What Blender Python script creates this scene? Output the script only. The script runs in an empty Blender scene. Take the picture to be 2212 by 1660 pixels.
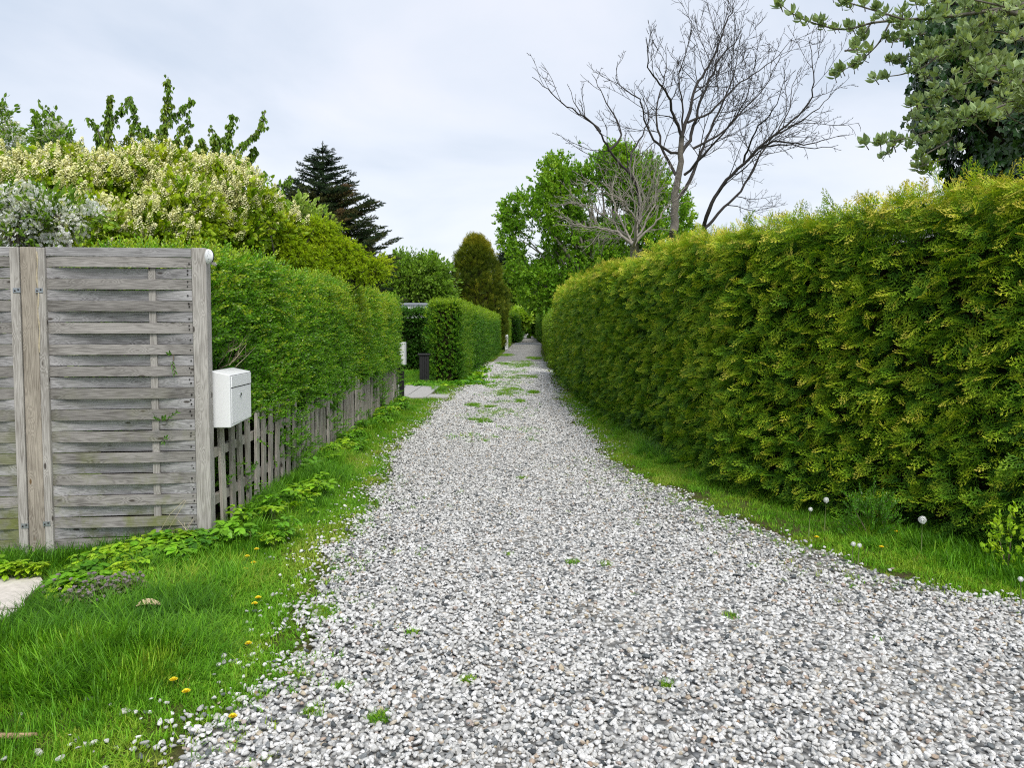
import bpy, math, random
import numpy as np
from mathutils import Vector
random.seed(7)
RNG = np.random.default_rng(7)
SC = bpy.context.scene
COL = SC.collection
PI = math.pi
rad = math.radians

# ------------------------------------------------------------------ camera
CAM_H = 1.40
FPX, CXP, HYP = 1642.0, 1106.0, 706.0          # focal length, centre and horizon of the picture, in 2212 px units
TILT = rad(3.0)
PPY = HYP + FPX * math.tan(TILT)
cam_data = bpy.data.cameras.new('camera')
cam = bpy.data.objects.new('camera', cam_data)
COL.objects.link(cam)
cam.location = (0, 0, CAM_H)
cam.rotation_euler = (PI / 2 - TILT, 0, 0)
cam_data.sensor_width = 36
cam_data.lens = FPX / 2212 * 36
cam_data.shift_y = (PPY - 830) / 2212
cam_data.clip_end = 2000
cam_data.clip_start = 0.05
SC.camera = cam

# ------------------------------------------------------------------ world and sun
SUN_EL, SUN_AZ = rad(54), rad(158)              # azimuth measured from +Y clockwise: sun behind the camera, a little to the right
world = bpy.data.worlds.new('World')
SC.world = world
world.use_nodes = True
wn = world.node_tree.nodes; wl = world.node_tree.links
wn.clear()
w_out = wn.new('ShaderNodeOutputWorld')
w_bg = wn.new('ShaderNodeBackground')           # clear sky
w_bg2 = wn.new('ShaderNodeBackground')          # cloud deck
w_mix = wn.new('ShaderNodeMixShader')
sky = wn.new('ShaderNodeTexSky')
sky.sky_type = 'NISHITA'; sky.sun_disc = False
sky.sun_elevation = SUN_EL; sky.sun_rotation = SUN_AZ
sky.air_density = 1.0; sky.dust_density = 1.5; sky.ozone_density = 1.0
w_bg.inputs['Strength'].default_value = 0.10
wl.new(sky.outputs[0], w_bg.inputs['Color'])
tc = wn.new('ShaderNodeTexCoord')
sep = wn.new('ShaderNodeSeparateXYZ'); wl.new(tc.outputs['Generated'], sep.inputs[0])
zmax = wn.new('ShaderNodeMath'); zmax.operation = 'MAXIMUM'; zmax.inputs[1].default_value = 0.0
wl.new(sep.outputs['Z'], zmax.inputs[0])
zadd = wn.new('ShaderNodeMath'); zadd.operation = 'ADD'; zadd.inputs[1].default_value = 0.16
wl.new(zmax.outputs[0], zadd.inputs[0])
dx = wn.new('ShaderNodeMath'); dx.operation = 'DIVIDE'; wl.new(sep.outputs['X'], dx.inputs[0]); wl.new(zadd.outputs[0], dx.inputs[1])
dy = wn.new('ShaderNodeMath'); dy.operation = 'DIVIDE'; wl.new(sep.outputs['Y'], dy.inputs[0]); wl.new(zadd.outputs[0], dy.inputs[1])
cmb = wn.new('ShaderNodeCombineXYZ'); wl.new(dx.outputs[0], cmb.inputs[0]); wl.new(dy.outputs[0], cmb.inputs[1])
n1 = wn.new('ShaderNodeTexNoise'); n1.inputs['Scale'].default_value = 0.9; n1.inputs['Detail'].default_value = 6; n1.inputs['Roughness'].default_value = 0.5
n1.inputs['Distortion'].default_value = 0.35
wl.new(cmb.outputs[0], n1.inputs['Vector'])
r1 = wn.new('ShaderNodeValToRGB')
r1.color_ramp.elements[0].position = 0.34; r1.color_ramp.elements[0].color = (0.560, 0.640, 0.760, 1)
r1.color_ramp.elements[1].position = 0.66; r1.color_ramp.elements[1].color = (0.840, 0.850, 0.920, 1)
e = r1.color_ramp.elements.new(0.5); e.color = (0.72, 0.77, 0.865, 1)
wl.new(n1.outputs[0], r1.inputs[0])
hz = wn.new('ShaderNodeMapRange'); hz.inputs['From Min'].default_value = 0.0; hz.inputs['From Max'].default_value = 0.30
hz.inputs['To Min'].default_value = 0.80; hz.inputs['To Max'].default_value = 0.0
wl.new(zmax.outputs[0], hz.inputs['Value'])
cm = wn.new('ShaderNodeMix'); cm.data_type = 'RGBA'
cm.inputs[7].default_value = (0.86, 0.90, 0.955, 1)
wl.new(hz.outputs[0], cm.inputs[0]); wl.new(r1.outputs[0], cm.inputs[6])
wl.new(cm.outputs[2], w_bg2.inputs['Color'])
w_bg2.inputs['Strength'].default_value = 0.84
w_mix.inputs[0].default_value = 0.90
wl.new(w_bg.outputs[0], w_mix.inputs[1]); wl.new(w_bg2.outputs[0], w_mix.inputs[2])
wl.new(w_mix.outputs[0], w_out.inputs['Surface'])

sun_d = bpy.data.lights.new('sun', 'SUN'); sun_d.energy = 2.1; sun_d.angle = rad(22); sun_d.color = (1.0, 0.965, 0.90)
sun = bpy.data.objects.new('sun', sun_d); COL.objects.link(sun)
sdir = Vector((math.sin(SUN_AZ) * math.cos(SUN_EL), math.cos(SUN_AZ) * math.cos(SUN_EL), math.sin(SUN_EL)))
sun.rotation_euler = sdir.to_track_quat('Z', 'Y').to_euler()
sun.location = (0, -5, 12)

SC.view_settings.view_transform = 'Standard'
SC.view_settings.look = 'None'
SC.view_settings.exposure = 0.50
SC.view_settings.gamma = 1.0
SC.view_settings.use_curve_mapping = False
SC.cycles.max_bounces = 5
SC.cycles.diffuse_bounces = 3
SC.cycles.glossy_bounces = 2
SC.cycles.transmission_bounces = 3
SC.cycles.transparent_max_bounces = 4
SC.cycles.caustics_reflective = False
SC.cycles.caustics_refractive = False
SC.cycles.filter_width = 1.1
SC.cycles.use_denoising = False

# ------------------------------------------------------------------ picture <-> place
def ray(u, v):
    a, b = (u - CXP) / FPX, (PPY - v) / FPX
    return np.array([a, math.cos(TILT) + b * math.sin(TILT), -math.sin(TILT) + b * math.cos(TILT)])
def P(u, v, Y):
    d = ray(u, v); return np.array([0, 0, CAM_H]) + d * (Y / d[1])
def G(u, v, z=0.0):
    d = ray(u, v); return np.array([0, 0, CAM_H]) + d * ((z - CAM_H) / d[2])

# ------------------------------------------------------------------ numpy value noise
def _hash(ix, iy, iz, seed):
    h = (ix * 374761393 + iy * 668265263 + iz * 2147483647 + seed * 974711) & 0xffffffff
    h = ((h ^ (h >> 13)) * 1274126177) & 0xffffffff
    return ((h ^ (h >> 16)) & 0xffff) / 65535.0
def vnoise(p, freq, seed=0):
    p = np.asarray(p, float) * freq
    if p.shape[1] == 2: p = np.c_[p, np.zeros(len(p))]
    i = np.floor(p).astype(np.int64); f = p - i; f = f * f * (3 - 2 * f)
    r = 0
    for a in (0, 1):
        for b in (0, 1):
            for c in (0, 1):
                w = (f[:, 0] if a else 1 - f[:, 0]) * (f[:, 1] if b else 1 - f[:, 1]) * (f[:, 2] if c else 1 - f[:, 2])
                r = r + w * _hash(i[:, 0] + a, i[:, 1] + b, i[:, 2] + c, seed)
    return r
def fnoise(p, freq, seed=0):
    return (vnoise(p, freq, seed) + .5 * vnoise(p, freq * 2.1, seed + 1) + .25 * vnoise(p, freq * 4.3, seed + 2)) / 1.75
def smooth(a, b, x):
    t = np.clip((x - a) / (b - a), 0, 1); return t * t * (3 - 2 * t)

# ------------------------------------------------------------------ object helpers
def tag(o, label=None, cat=None, group=None, kind=None):
    if label: o['label'] = label
    if cat: o['category'] = cat
    if group: o['group'] = group
    if kind: o['kind'] = kind
    return o
def empty(name, loc, label=None, cat=None, group=None, rz=0.0, kind=None):
    o = bpy.data.objects.new(name, None); COL.objects.link(o)
    o.location = loc; o.rotation_euler = (0, 0, rz); o.empty_display_size = .1
    return tag(o, label, cat, group, kind)
class Geo:
    def __init__(s): s.v = []; s.f = []; s.m = []; s.n = 0
    def add(s, v, f, m=0):
        s.v.append(np.asarray(v, float).reshape(-1, 3))
        s.f.extend([tuple(i + s.n for i in q) for q in f]); s.m.extend([m] * len(f)); s.n += len(s.v[-1])
    def mesh(s, name, mats, smooth_=False):
        me = bpy.data.meshes.new(name)
        me.from_pydata(np.concatenate(s.v).tolist() if s.v else [], [], s.f)
        for m in mats: me.materials.append(m)
        me.polygons.foreach_set('material_index', s.m)
        if smooth_: me.polygons.foreach_set('use_smooth', [True] * len(s.f))
        me.update(); return me
    def obj(s, name, mats, parent=None, smooth_=False, kind=None, loc=None):
        if not isinstance(mats, (list, tuple)): mats = [mats]
        o = bpy.data.objects.new(name, s.mesh(name, mats, smooth_)); COL.objects.link(o)
        if parent: o.parent = parent
        if loc is not None: o.location = loc
        if kind: o['kind'] = kind
        return o
BOXF = [(0, 3, 2, 1), (4, 5, 6, 7), (0, 1, 5, 4), (1, 2, 6, 5), (2, 3, 7, 6), (3, 0, 4, 7)]
def box(g, x0, x1, y0, y1, z0, z1, m=0):
    g.add([(x0, y0, z0), (x1, y0, z0), (x1, y1, z0), (x0, y1, z0), (x0, y0, z1), (x1, y0, z1), (x1, y1, z1), (x0, y1, z1)], BOXF, m)
def bevel(o, w=.003, seg=2):
    b = o.modifiers.new('bevel', 'BEVEL'); b.width = w; b.segments = seg; b.limit_method = 'ANGLE'; b.angle_limit = rad(40); return o
def tube(g, pts, radii, sides=5, m=0, cap=True):
    pts = np.asarray(pts, float); n = len(pts)
    if np.isscalar(radii): radii = [radii] * n
    t = np.gradient(pts, axis=0); t /= np.linalg.norm(t, axis=1)[:, None] + 1e-9
    ref = np.array([0, 0, 1.0]) if abs(t[0][2]) < .9 else np.array([1.0, 0, 0])
    a = np.cross(t, ref); a /= np.linalg.norm(a, axis=1)[:, None] + 1e-9
    b = np.cross(t, a)
    an = np.arange(sides) / sides * 2 * PI
    V = pts[:, None, :] + np.asarray(radii)[:, None, None] * (np.cos(an)[None, :, None] * a[:, None, :] + np.sin(an)[None, :, None] * b[:, None, :])
    F = []
    for i in range(n - 1):
        for k in range(sides):
            k2 = (k + 1) % sides
            F.append((i * sides + k, i * sides + k2, (i + 1) * sides + k2, (i + 1) * sides + k))
    if cap: F.append(tuple(range(sides))); F.append(tuple((n - 1) * sides + k for k in reversed(range(sides))))
    g.add(V.reshape(-1, 3), F, m)
def lathe(g, prof, seg=20, m=0, axis='z', c=(0, 0, 0)):
    V = []; F = []; n = len(prof)
    for r, h in prof:
        for k in range(seg):
            a = 2 * PI * k / seg
            p = (r * math.cos(a), r * math.sin(a), h)
            if axis == 'x': p = (h, p[0], p[1])
            if axis == 'y': p = (p[0], h, p[1])
            V.append((p[0] + c[0], p[1] + c[1], p[2] + c[2]))
    for i in range(n - 1):
        for k in range(seg):
            F.append((i * seg + k, i * seg + (k + 1) % seg, (i + 1) * seg + (k + 1) % seg, (i + 1) * seg + k))
    F.append(tuple(range(seg))); F.append(tuple((n - 1) * seg + k for k in range(seg)))
    g.add(V, F, m)

# ------------------------------------------------------------------ materials
def nodemat(name):
    m = bpy.data.materials.new(name); m.use_nodes = True
    nt = m.node_tree; nt.nodes.clear()
    out = nt.nodes.new('ShaderNodeOutputMaterial'); p = nt.nodes.new('ShaderNodeBsdfPrincipled')
    nt.links.new(p.outputs[0], out.inputs['Surface'])
    return m, nt, p, out
def N(nt, t, **kw):
    n = nt.nodes.new(t)
    for k, v in kw.items():
        if k == 'ins':
            for kk, vv in v.items(): n.inputs[kk].default_value = vv
        else: setattr(n, k, v)
    return n
def ramp(nt, stops, fac=None, interp='LINEAR'):
    r = N(nt, 'ShaderNodeValToRGB'); cr = r.color_ramp; cr.interpolation = interp
    while len(cr.elements) > 1: cr.elements.remove(cr.elements[-1])
    cr.elements[0].position = stops[0][0]; cr.elements[0].color = (*stops[0][1], 1)
    for p_, c in stops[1:]:
        e_ = cr.elements.new(p_); e_.color = (*c, 1)
    if fac is not None: nt.links.new(fac, r.inputs[0])
    return r
def leaf_mat(name, stops, rough=.5, trans=.35, spec=.35, tip=0.0, tiplen=.16):
    """stops: colour ramp driven by the per-plant 'tint' value mixed with a random one per sprig"""
    m, nt, p, out = nodemat(name)
    at = N(nt, 'ShaderNodeAttribute', attribute_type='INSTANCER', attribute_name='tint')
    fac = at.outputs['Fac']
    if tip:      # young growth at the end of each sprig
        tcn = N(nt, 'ShaderNodeTexCoord'); sp = N(nt, 'ShaderNodeSeparateXYZ'); nt.links.new(tcn.outputs['Object'], sp.inputs[0])
        ma = N(nt, 'ShaderNodeMapRange', ins={'From Min': 0., 'From Max': tiplen, 'To Min': -tip * .6, 'To Max': tip}); nt.links.new(sp.outputs['Y'], ma.inputs['Value'])
        ad = N(nt, 'ShaderNodeMath', operation='ADD'); nt.links.new(fac, ad.inputs[0]); nt.links.new(ma.outputs[0], ad.inputs[1]); fac = ad.outputs[0]
    r = ramp(nt, stops, fac)
    geo = N(nt, 'ShaderNodeNewGeometry')
    var = N(nt, 'ShaderNodeMapRange', ins={'From Min': 0., 'From Max': 1., 'To Min': .62, 'To Max': 1.38})
    nt.links.new(geo.outputs['Random Per Island'], var.inputs['Value'])
    mul = N(nt, 'ShaderNodeVectorMath', operation='SCALE')
    nt.links.new(r.outputs[0], mul.inputs[0]); nt.links.new(var.outputs[0], mul.inputs['Scale'])
    nt.links.new(mul.outputs[0], p.inputs['Base Color'])
    p.inputs['Roughness'].default_value = rough
    p.inputs['Specular IOR Level'].default_value = spec
    tr = N(nt, 'ShaderNodeBsdfTranslucent')
    bright = N(nt, 'ShaderNodeVectorMath', operation='MULTIPLY'); bright.inputs[1].default_value = (1.25, 1.2, .6)
    nt.links.new(mul.outputs[0], bright.inputs[0]); nt.links.new(bright.outputs[0], tr.inputs['Color'])
    mx = N(nt, 'ShaderNodeMixShader', ins={0: trans})
    nt.links.new(p.outputs[0], mx.inputs[1]); nt.links.new(tr.outputs[0], mx.inputs[2])
    nt.links.new(mx.outputs[0], out.inputs['Surface'])
    return m
def flat_mat(name, col, rough=.6, metal=0, spec=.5, bump=0, bscale=50, var=0.0):
    m, nt, p, out = nodemat(name)
    p.inputs['Roughness'].default_value = rough; p.inputs['Metallic'].default_value = metal
    p.inputs['Specular IOR Level'].default_value = spec
    tcn = N(nt, 'ShaderNodeTexCoord')
    nz = N(nt, 'ShaderNodeTexNoise', ins={'Scale': bscale, 'Detail': 5., 'Roughness': .6}); nt.links.new(tcn.outputs['Object'], nz.inputs['Vector'])
    c = np.array(col)
    r = ramp(nt, [(.3, tuple(c * (1 - var))), (.7, tuple(np.minimum(c * (1 + var), 1)))], nz.outputs[0])
    nt.links.new(r.outputs[0], p.inputs['Base Color'])
    if bump:
        b = N(nt, 'ShaderNodeBump', ins={'Strength': bump, 'Distance': .01}); nt.links.new(nz.outputs[0], b.inputs['Height']); nt.links.new(b.outputs[0], p.inputs['Normal'])
    return m
def wood_mat(name, light, dark, warm=.0, vertical=False, green=0.0):
    """weathered softwood: stretched grain, growth-ring bands bent round knots, grey stains; board length along object X (Z if vertical)"""
    m, nt, p, out = nodemat(name)
    L = nt.links.new
    tcn = N(nt, 'ShaderNodeTexCoord'); oi = N(nt, 'ShaderNodeObjectInfo')
    src = tcn.outputs['Object']
    if vertical:
        sp = N(nt, 'ShaderNodeSeparateXYZ'); L(src, sp.inputs[0]); cb = N(nt, 'ShaderNodeCombineXYZ')
        L(sp.outputs['Z'], cb.inputs['X']); L(sp.outputs['Y'], cb.inputs['Y']); L(sp.outputs['X'], cb.inputs['Z']); src = cb.outputs[0]
    mul = N(nt, 'ShaderNodeMath', operation='MULTIPLY', ins={1: 37.0}); L(oi.outputs['Random'], mul.inputs[0])
    off = N(nt, 'ShaderNodeCombineXYZ'); L(mul.outputs[0], off.inputs['X']); L(mul.outputs[0], off.inputs['Y']); L(mul.outputs[0], off.inputs['Z'])
    add = N(nt, 'ShaderNodeVectorMath', operation='ADD'); L(src, add.inputs[0]); L(off.outputs[0], add.inputs[1])
    # knots
    ks = N(nt, 'ShaderNodeVectorMath', operation='MULTIPLY'); ks.inputs[1].default_value = (5.0, 8.5, 13.0); L(add.outputs[0], ks.inputs[0])
    vo = N(nt, 'ShaderNodeTexVoronoi', ins={'Scale': 1.0, 'Randomness': 1.0}); L(ks.outputs[0], vo.inputs['Vector'])
    kn = N(nt, 'ShaderNodeMapRange', interpolation_type='SMOOTHSTEP', ins={'From Min': .05, 'From Max': .40, 'To Min': 1., 'To Max': 0.}); L(vo.outputs['Distance'], kn.inputs['Value'])
    # grain bands
    gs = N(nt, 'ShaderNodeVectorMath', operation='MULTIPLY'); gs.inputs[1].default_value = (1.9, 30.0, 30.0); L(add.outputs[0], gs.inputs[0])
    ns = N(nt, 'ShaderNodeTexNoise', ins={'Scale': 1.0, 'Detail': 2., 'Roughness': .5}); L(gs.outputs[0], ns.inputs['Vector'])
    a1 = N(nt, 'ShaderNodeMath', operation='MULTIPLY_ADD', ins={1: 9.0}); L(ns.outputs[0], a1.inputs[0])
    k2 = N(nt, 'ShaderNodeMath', operation='MULTIPLY', ins={1: 3.0}); L(kn.outputs[0], k2.inputs[0]); L(k2.outputs[0], a1.inputs[2])
    sn = N(nt, 'ShaderNodeMath', operation='SINE'); 
    a2 = N(nt, 'ShaderNodeMath', operation='MULTIPLY', ins={1: 6.0}); L(a1.outputs[0], a2.inputs[0]); L(a2.outputs[0], sn.inputs[0])
    fs = N(nt, 'ShaderNodeVectorMath', operation='MULTIPLY'); fs.inputs[1].default_value = (7.0, 260.0, 260.0); L(add.outputs[0], fs.inputs[0])
    fn = N(nt, 'ShaderNodeTexNoise', ins={'Scale': 1.0, 'Detail': 3., 'Roughness': .6}); L(fs.outputs[0], fn.inputs['Vector'])
    ss = N(nt, 'ShaderNodeVectorMath', operation='MULTIPLY'); ss.inputs[1].default_value = (3.0, 9.0, 9.0); L(add.outputs[0], ss.inputs[0])
    sn2 = N(nt, 'ShaderNodeTexNoise', ins={'Scale': 1.0, 'Detail': 5., 'Roughness': .65}); L(ss.outputs[0], sn2.inputs['Vector'])
    g1 = N(nt, 'ShaderNodeMapRange', ins={'From Min': -1., 'From Max': 1., 'To Min': .05, 'To Max': .29}); L(sn.outputs[0], g1.inputs['Value'])
    g2 = N(nt, 'ShaderNodeMath', operation='MULTIPLY_ADD', ins={1: .45}); L(fn.outputs[0], g2.inputs[0]); L(g1.outputs[0], g2.inputs[2])
    g3 = N(nt, 'ShaderNodeMath', operation='MULTIPLY_ADD', ins={1: .75}); L(sn2.outputs[0], g3.inputs[0]); L(g2.outputs[0], g3.inputs[2])
    d = np.array(dark); l = np.array(light)
    r = ramp(nt, [(.42, tuple(d)), (.60, tuple((d + l * 1.3) / 2.3)), (.80, tuple(l)), (1.0, tuple(np.minimum(l * 1.25, .9)))], g3.outputs[0])
    tone = N(nt, 'ShaderNodeMapRange', ins={'From Min': 0., 'From Max': 1., 'To Min': .78, 'To Max': 1.14}); L(oi.outputs['Random'], tone.inputs['Value'])
    tv = N(nt, 'ShaderNodeVectorMath', operation='SCALE'); L(r.outputs[0], tv.inputs[0]); L(tone.outputs[0], tv.inputs['Scale'])
    kmask = N(nt, 'ShaderNodeMapRange', interpolation_type='SMOOTHSTEP', ins={'From Min': .07, 'From Max': .14, 'To Min': .88, 'To Max': 0.}); L(vo.outputs['Distance'], kmask.inputs['Value'])
    kc = N(nt, 'ShaderNodeMix', data_type='RGBA'); kc.inputs[7].default_value = (.045, .035, .028, 1) if not warm else (.14, .08, .03, 1)
    L(kmask.outputs[0], kc.inputs[0]); L(tv.outputs[0], kc.inputs[6])
    last = kc.outputs[2]
    if green:
        gn = N(nt, 'ShaderNodeTexNoise', ins={'Scale': 3.0, 'Detail': 5., 'Roughness': .7})
        geo = N(nt, 'ShaderNodeNewGeometry'); L(geo.outputs['Position'], gn.inputs['Vector'])
        sp2 = N(nt, 'ShaderNodeSeparateXYZ'); L(geo.outputs['Position'], sp2.inputs[0])
        hh = N(nt, 'ShaderNodeMapRange', ins={'From Min': .2, 'From Max': 1.1, 'To Min': green, 'To Max': 0.}); L(sp2.outputs['Z'], hh.inputs['Value'])
        gm = N(nt, 'ShaderNodeMapRange', ins={'From Min': .5, 'From Max': .68, 'To Min': 0., 'To Max': 1.}); L(gn.outputs[0], gm.inputs['Value'])
        gg = N(nt, 'ShaderNodeMath', operation='MULTIPLY'); L(hh.outputs[0], gg.inputs[0]); L(gm.outputs[0], gg.inputs[1])
        mg = N(nt, 'ShaderNodeMix', data_type='RGBA'); mg.inputs[7].default_value = (.16, .18, .05, 1); L(gg.outputs[0], mg.inputs[0]); L(last, mg.inputs[6]); last = mg.outputs[2]
    L(last, p.inputs['Base Color'])
    p.inputs['Roughness'].default_value = .82; p.inputs['Specular IOR Level'].default_value = .25
    b = N(nt, 'ShaderNodeBump', ins={'Strength': .55, 'Distance': .004}); L(g2.outputs[0], b.inputs['Height']); L(b.outputs[0], p.inputs['Normal'])
    return m

M = {}
M['slat'] = wood_mat('weathered_slat', (.37, .36, .365), (.075, .07, .070), green=.85)
M['slat_shaded'] = wood_mat('weathered_slat_shaded', (.265, .25, .235), (.055, .048, .043), green=.9)  # darker copy for the recessed slats, their shade put into the wood colour
M['post'] = wood_mat('weathered_post', (.37, .35, .325), (.13, .112, .095), vertical=True)
M['post_warm'] = wood_mat('brown_post', (.31, .275, .23), (.11, .09, .07), warm=1, vertical=True)
M['picket'] = wood_mat('weathered_picket', (.40, .37, .33), (.11, .095, .08), vertical=True, green=.3)
M['black_wood'] = flat_mat('black_stained_wood', (.012, .012, .013), .6, bump=.3, var=.3)
M['white_paint'] = flat_mat('white_lacquered_steel', (.88, .89, .90), .38, spec=.5, var=.015, bscale=6)
M['white_plastic'] = flat_mat('white_plastic', (.82, .83, .84), .35, var=.02)
M['dark_gap'] = flat_mat('dark_gap', (.02, .02, .022), .8)
M['metal'] = flat_mat('zinc_plated_steel', (.42, .45, .48), .42, metal=.85, var=.15)
M['chrome'] = flat_mat('chrome', (.6, .62, .64), .16, metal=1.0)
M['nail'] = flat_mat('rusty_nail_head', (.018, .014, .012), .8)
M['bark'] = flat_mat('grey_bark', (.14, .125, .105), .9, bump=.8, bscale=25, var=.35)
M['bark_dark'] = flat_mat('dark_bark', (.036, .031, .028), .9, bump=.6, bscale=20, var=.35)
M['bark_pale'] = flat_mat('pale_grey_bark', (.26, .235, .20), .9, bump=.6, bscale=20, var=.3)
M['hedge_core'] = flat_mat('dead_twigs_shaded', (.020, .018, .010), 1.0, bump=1., bscale=18, var=.6, spec=0)  # near-black: the shade among the inner twigs is put into the colour
M['stem'] = flat_mat('green_stem', (.13, .17, .05), .7, var=.2)
M['stem_brown'] = flat_mat('brown_stem', (.13, .10, .065), .8, var=.3)
M['stem_dry'] = flat_mat('dry_stem', (.50, .43, .30), .8, var=.2)
M['thuja'] = leaf_mat('thuja_foliage', [(0, (.012, .050, .008)), (.28, (.036, .120, .010)), (.52, (.120, .270, .012)), (.78, (.310, .440, .018)), (.94, (.52, .55, .04)), (1, (.62, .56, .09))], .6, .22, .2, tip=.34)
M['thuja_gold'] = leaf_mat('golden_thuja_foliage', [(0, (.016, .034, .006)), (.4, (.052, .095, .009)), (.75, (.17, .215, .014)), (1, (.40, .36, .03))], .6, .25, .2, tip=.25)
M['privet'] = leaf_mat('privet_leaf', [(0, (.030, .115, .008)), (.45, (.115, .320, .018)), (.8, (.230, .480, .026)), (1, (.46, .60, .04))], .34, .35, .5, tip=.18, tiplen=.13)
M['green_hedge'] = leaf_mat('hedge_leaf', [(0, (.022, .085, .008)), (.5, (.100, .290, .016)), (1, (.36, .54, .025))], .45, .35, .35, tip=.15, tiplen=.13)
M['grass'] = leaf_mat('grass_blade', [(0, (.030, .120, .008)), (.35, (.100, .270, .018)), (.62, (.185, .430, .022)), (.85, (.36, .47, .05)), (1, (.52, .45, .18))], .5, .4, .25)
M['weed'] = leaf_mat('weed_leaf', [(0, (.045, .19, .012)), (.5, (.19, .43, .020)), (1, (.46, .62, .03))], .45, .35, .35)
M['nettle'] = leaf_mat('deadnettle_leaf', [(0, (.06, .13, .025)), (.5, (.16, .22, .06)), (1, (.22, .16, .13))], .6, .3, .2)
M['lilac_leaf'] = leaf_mat('lilac_leaf', [(0, (.05, .15, .008)), (.5, (.20, .36, .012)), (1, (.52, .60, .03))], .45, .4, .35)
M['cream'] = leaf_mat('cream_lilac_flower', [(0, (.66, .68, .30)), (1, (.90, .86, .62))], .7, .3, .1)
M['blossom'] = leaf_mat('white_blossom', [(0, (.68, .72, .74)), (1, (.88, .88, .90))], .7, .3, .1)
M['maple'] = leaf_mat('yellow_green_maple_leaf', [(0, (.15, .28, .008)), (.5, (.36, .52, .012)), (1, (.60, .68, .03))], .5, .45, .25)
M['cherry'] = leaf_mat('cherry_leaf', [(0, (.05, .13, .010)), (.5, (.15, .28, .016)), (.85, (.30, .33, .02)), (1, (.32, .20, .03))], .4, .35, .4)
M['broad'] = leaf_mat('spring_green_leaf', [(0, (.030, .10, .008)), (.5, (.19, .40, .025)), (1, (.46, .64, .06))], .45, .4, .3)
M['olive'] = leaf_mat('pale_green_leaf', [(0, (.06, .15, .012)), (.5, (.22, .38, .04)), (1, (.46, .56, .16))], .5, .4, .25)
M['whitebeam'] = leaf_mat('whitebeam_leaf', [(0, (.15, .23, .10)), (.5, (.31, .42, .19)), (1, (.56, .66, .36))], .55, .3, .25)
M['ivy'] = leaf_mat('ivy_leaf', [(0, (.010, .038, .008)), (.6, (.030, .088, .016)), (1, (.10, .18, .03))], .3, .12, .55)
M['spruce'] = leaf_mat('spruce_needle', [(0, (.012, .030, .012)), (.5, (.035, .075, .022)), (.8, (.09, .10, .025)), (1, (.19, .105, .045))], .6, .15, .2)
M['yellow'] = flat_mat('dandelion_yellow', (.86, .68, .02), .7, var=.15)
M['clock'] = flat_mat('dandelion_down', (.90, .91, .88), 1.0, var=.1)
M['purple'] = flat_mat('purple_flower', (.24, .20, .20), .7, var=.3)

# ------------------------------------------------------------------ scatter: one object whose modifier plants sprigs on its points
def euler_from(X, Y, Z):
    ey = np.arcsin(np.clip(-X[:, 2], -1, 1)); ex = np.arctan2(Y[:, 2], Z[:, 2]); ez = np.arctan2(X[:, 1], X[:, 0])
    return np.stack([ex, ey, ez], 1)
def frame(Yd, Zh):
    """rotation whose local Y is the growth direction Yd and whose local Z leans to Zh"""
    Yd = Yd / (np.linalg.norm(Yd, axis=1)[:, None] + 1e-9)
    X = np.cross(Yd, Zh); X /= np.linalg.norm(X, axis=1)[:, None] + 1e-9
    Z = np.cross(X, Yd)
    return euler_from(X, Yd, Z)
_groups = {}
def scatter_group(key, protos):
    if key in _groups: return _groups[key]
    ng = bpy.data.node_groups.new('planting_' + key, 'GeometryNodeTree')
    ng.interface.new_socket('Geometry', in_out='INPUT', socket_type='NodeSocketGeometry')
    ng.interface.new_socket('Geometry', in_out='OUTPUT', socket_type='NodeSocketGeometry')
    gi = ng.nodes.new('NodeGroupInput'); go = ng.nodes.new('NodeGroupOutput')
    jn = ng.nodes.new('GeometryNodeJoinGeometry')
    for pr in protos:
        oi = ng.nodes.new('GeometryNodeObjectInfo'); oi.inputs['Object'].default_value = pr
        gt = ng.nodes.new('GeometryNodeGeometryToInstance')
        ng.links.new(oi.outputs['Geometry'], gt.inputs[0]); ng.links.new(gt.outputs[0], jn.inputs[0])
    ip = ng.nodes.new('GeometryNodeInstanceOnPoints'); ip.inputs['Pick Instance'].default_value = True
    def na(nm, dt):
        n = ng.nodes.new('GeometryNodeInputNamedAttribute'); n.data_type = dt; n.inputs['Name'].default_value = nm; return n
    a_r = na('rot', 'FLOAT_VECTOR'); a_s = na('scl', 'FLOAT_VECTOR'); a_i = na('idx', 'INT')
    er = ng.nodes.new('FunctionNodeEulerToRotation')
    ng.links.new(a_r.outputs['Attribute'], er.inputs[0])
    ng.links.new(gi.outputs[0], ip.inputs['Points']); ng.links.new(jn.outputs[0], ip.inputs['Instance'])
    ng.links.new(er.outputs[0], ip.inputs['Rotation']); ng.links.new(a_s.outputs['Attribute'], ip.inputs['Scale'])
    ng.links.new(a_i.outputs['Attribute'], ip.inputs['Instance Index'])
    ng.links.new(ip.outputs[0], go.inputs[0])
    _groups[key] = ng
    return ng
PROTO = {}
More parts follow.
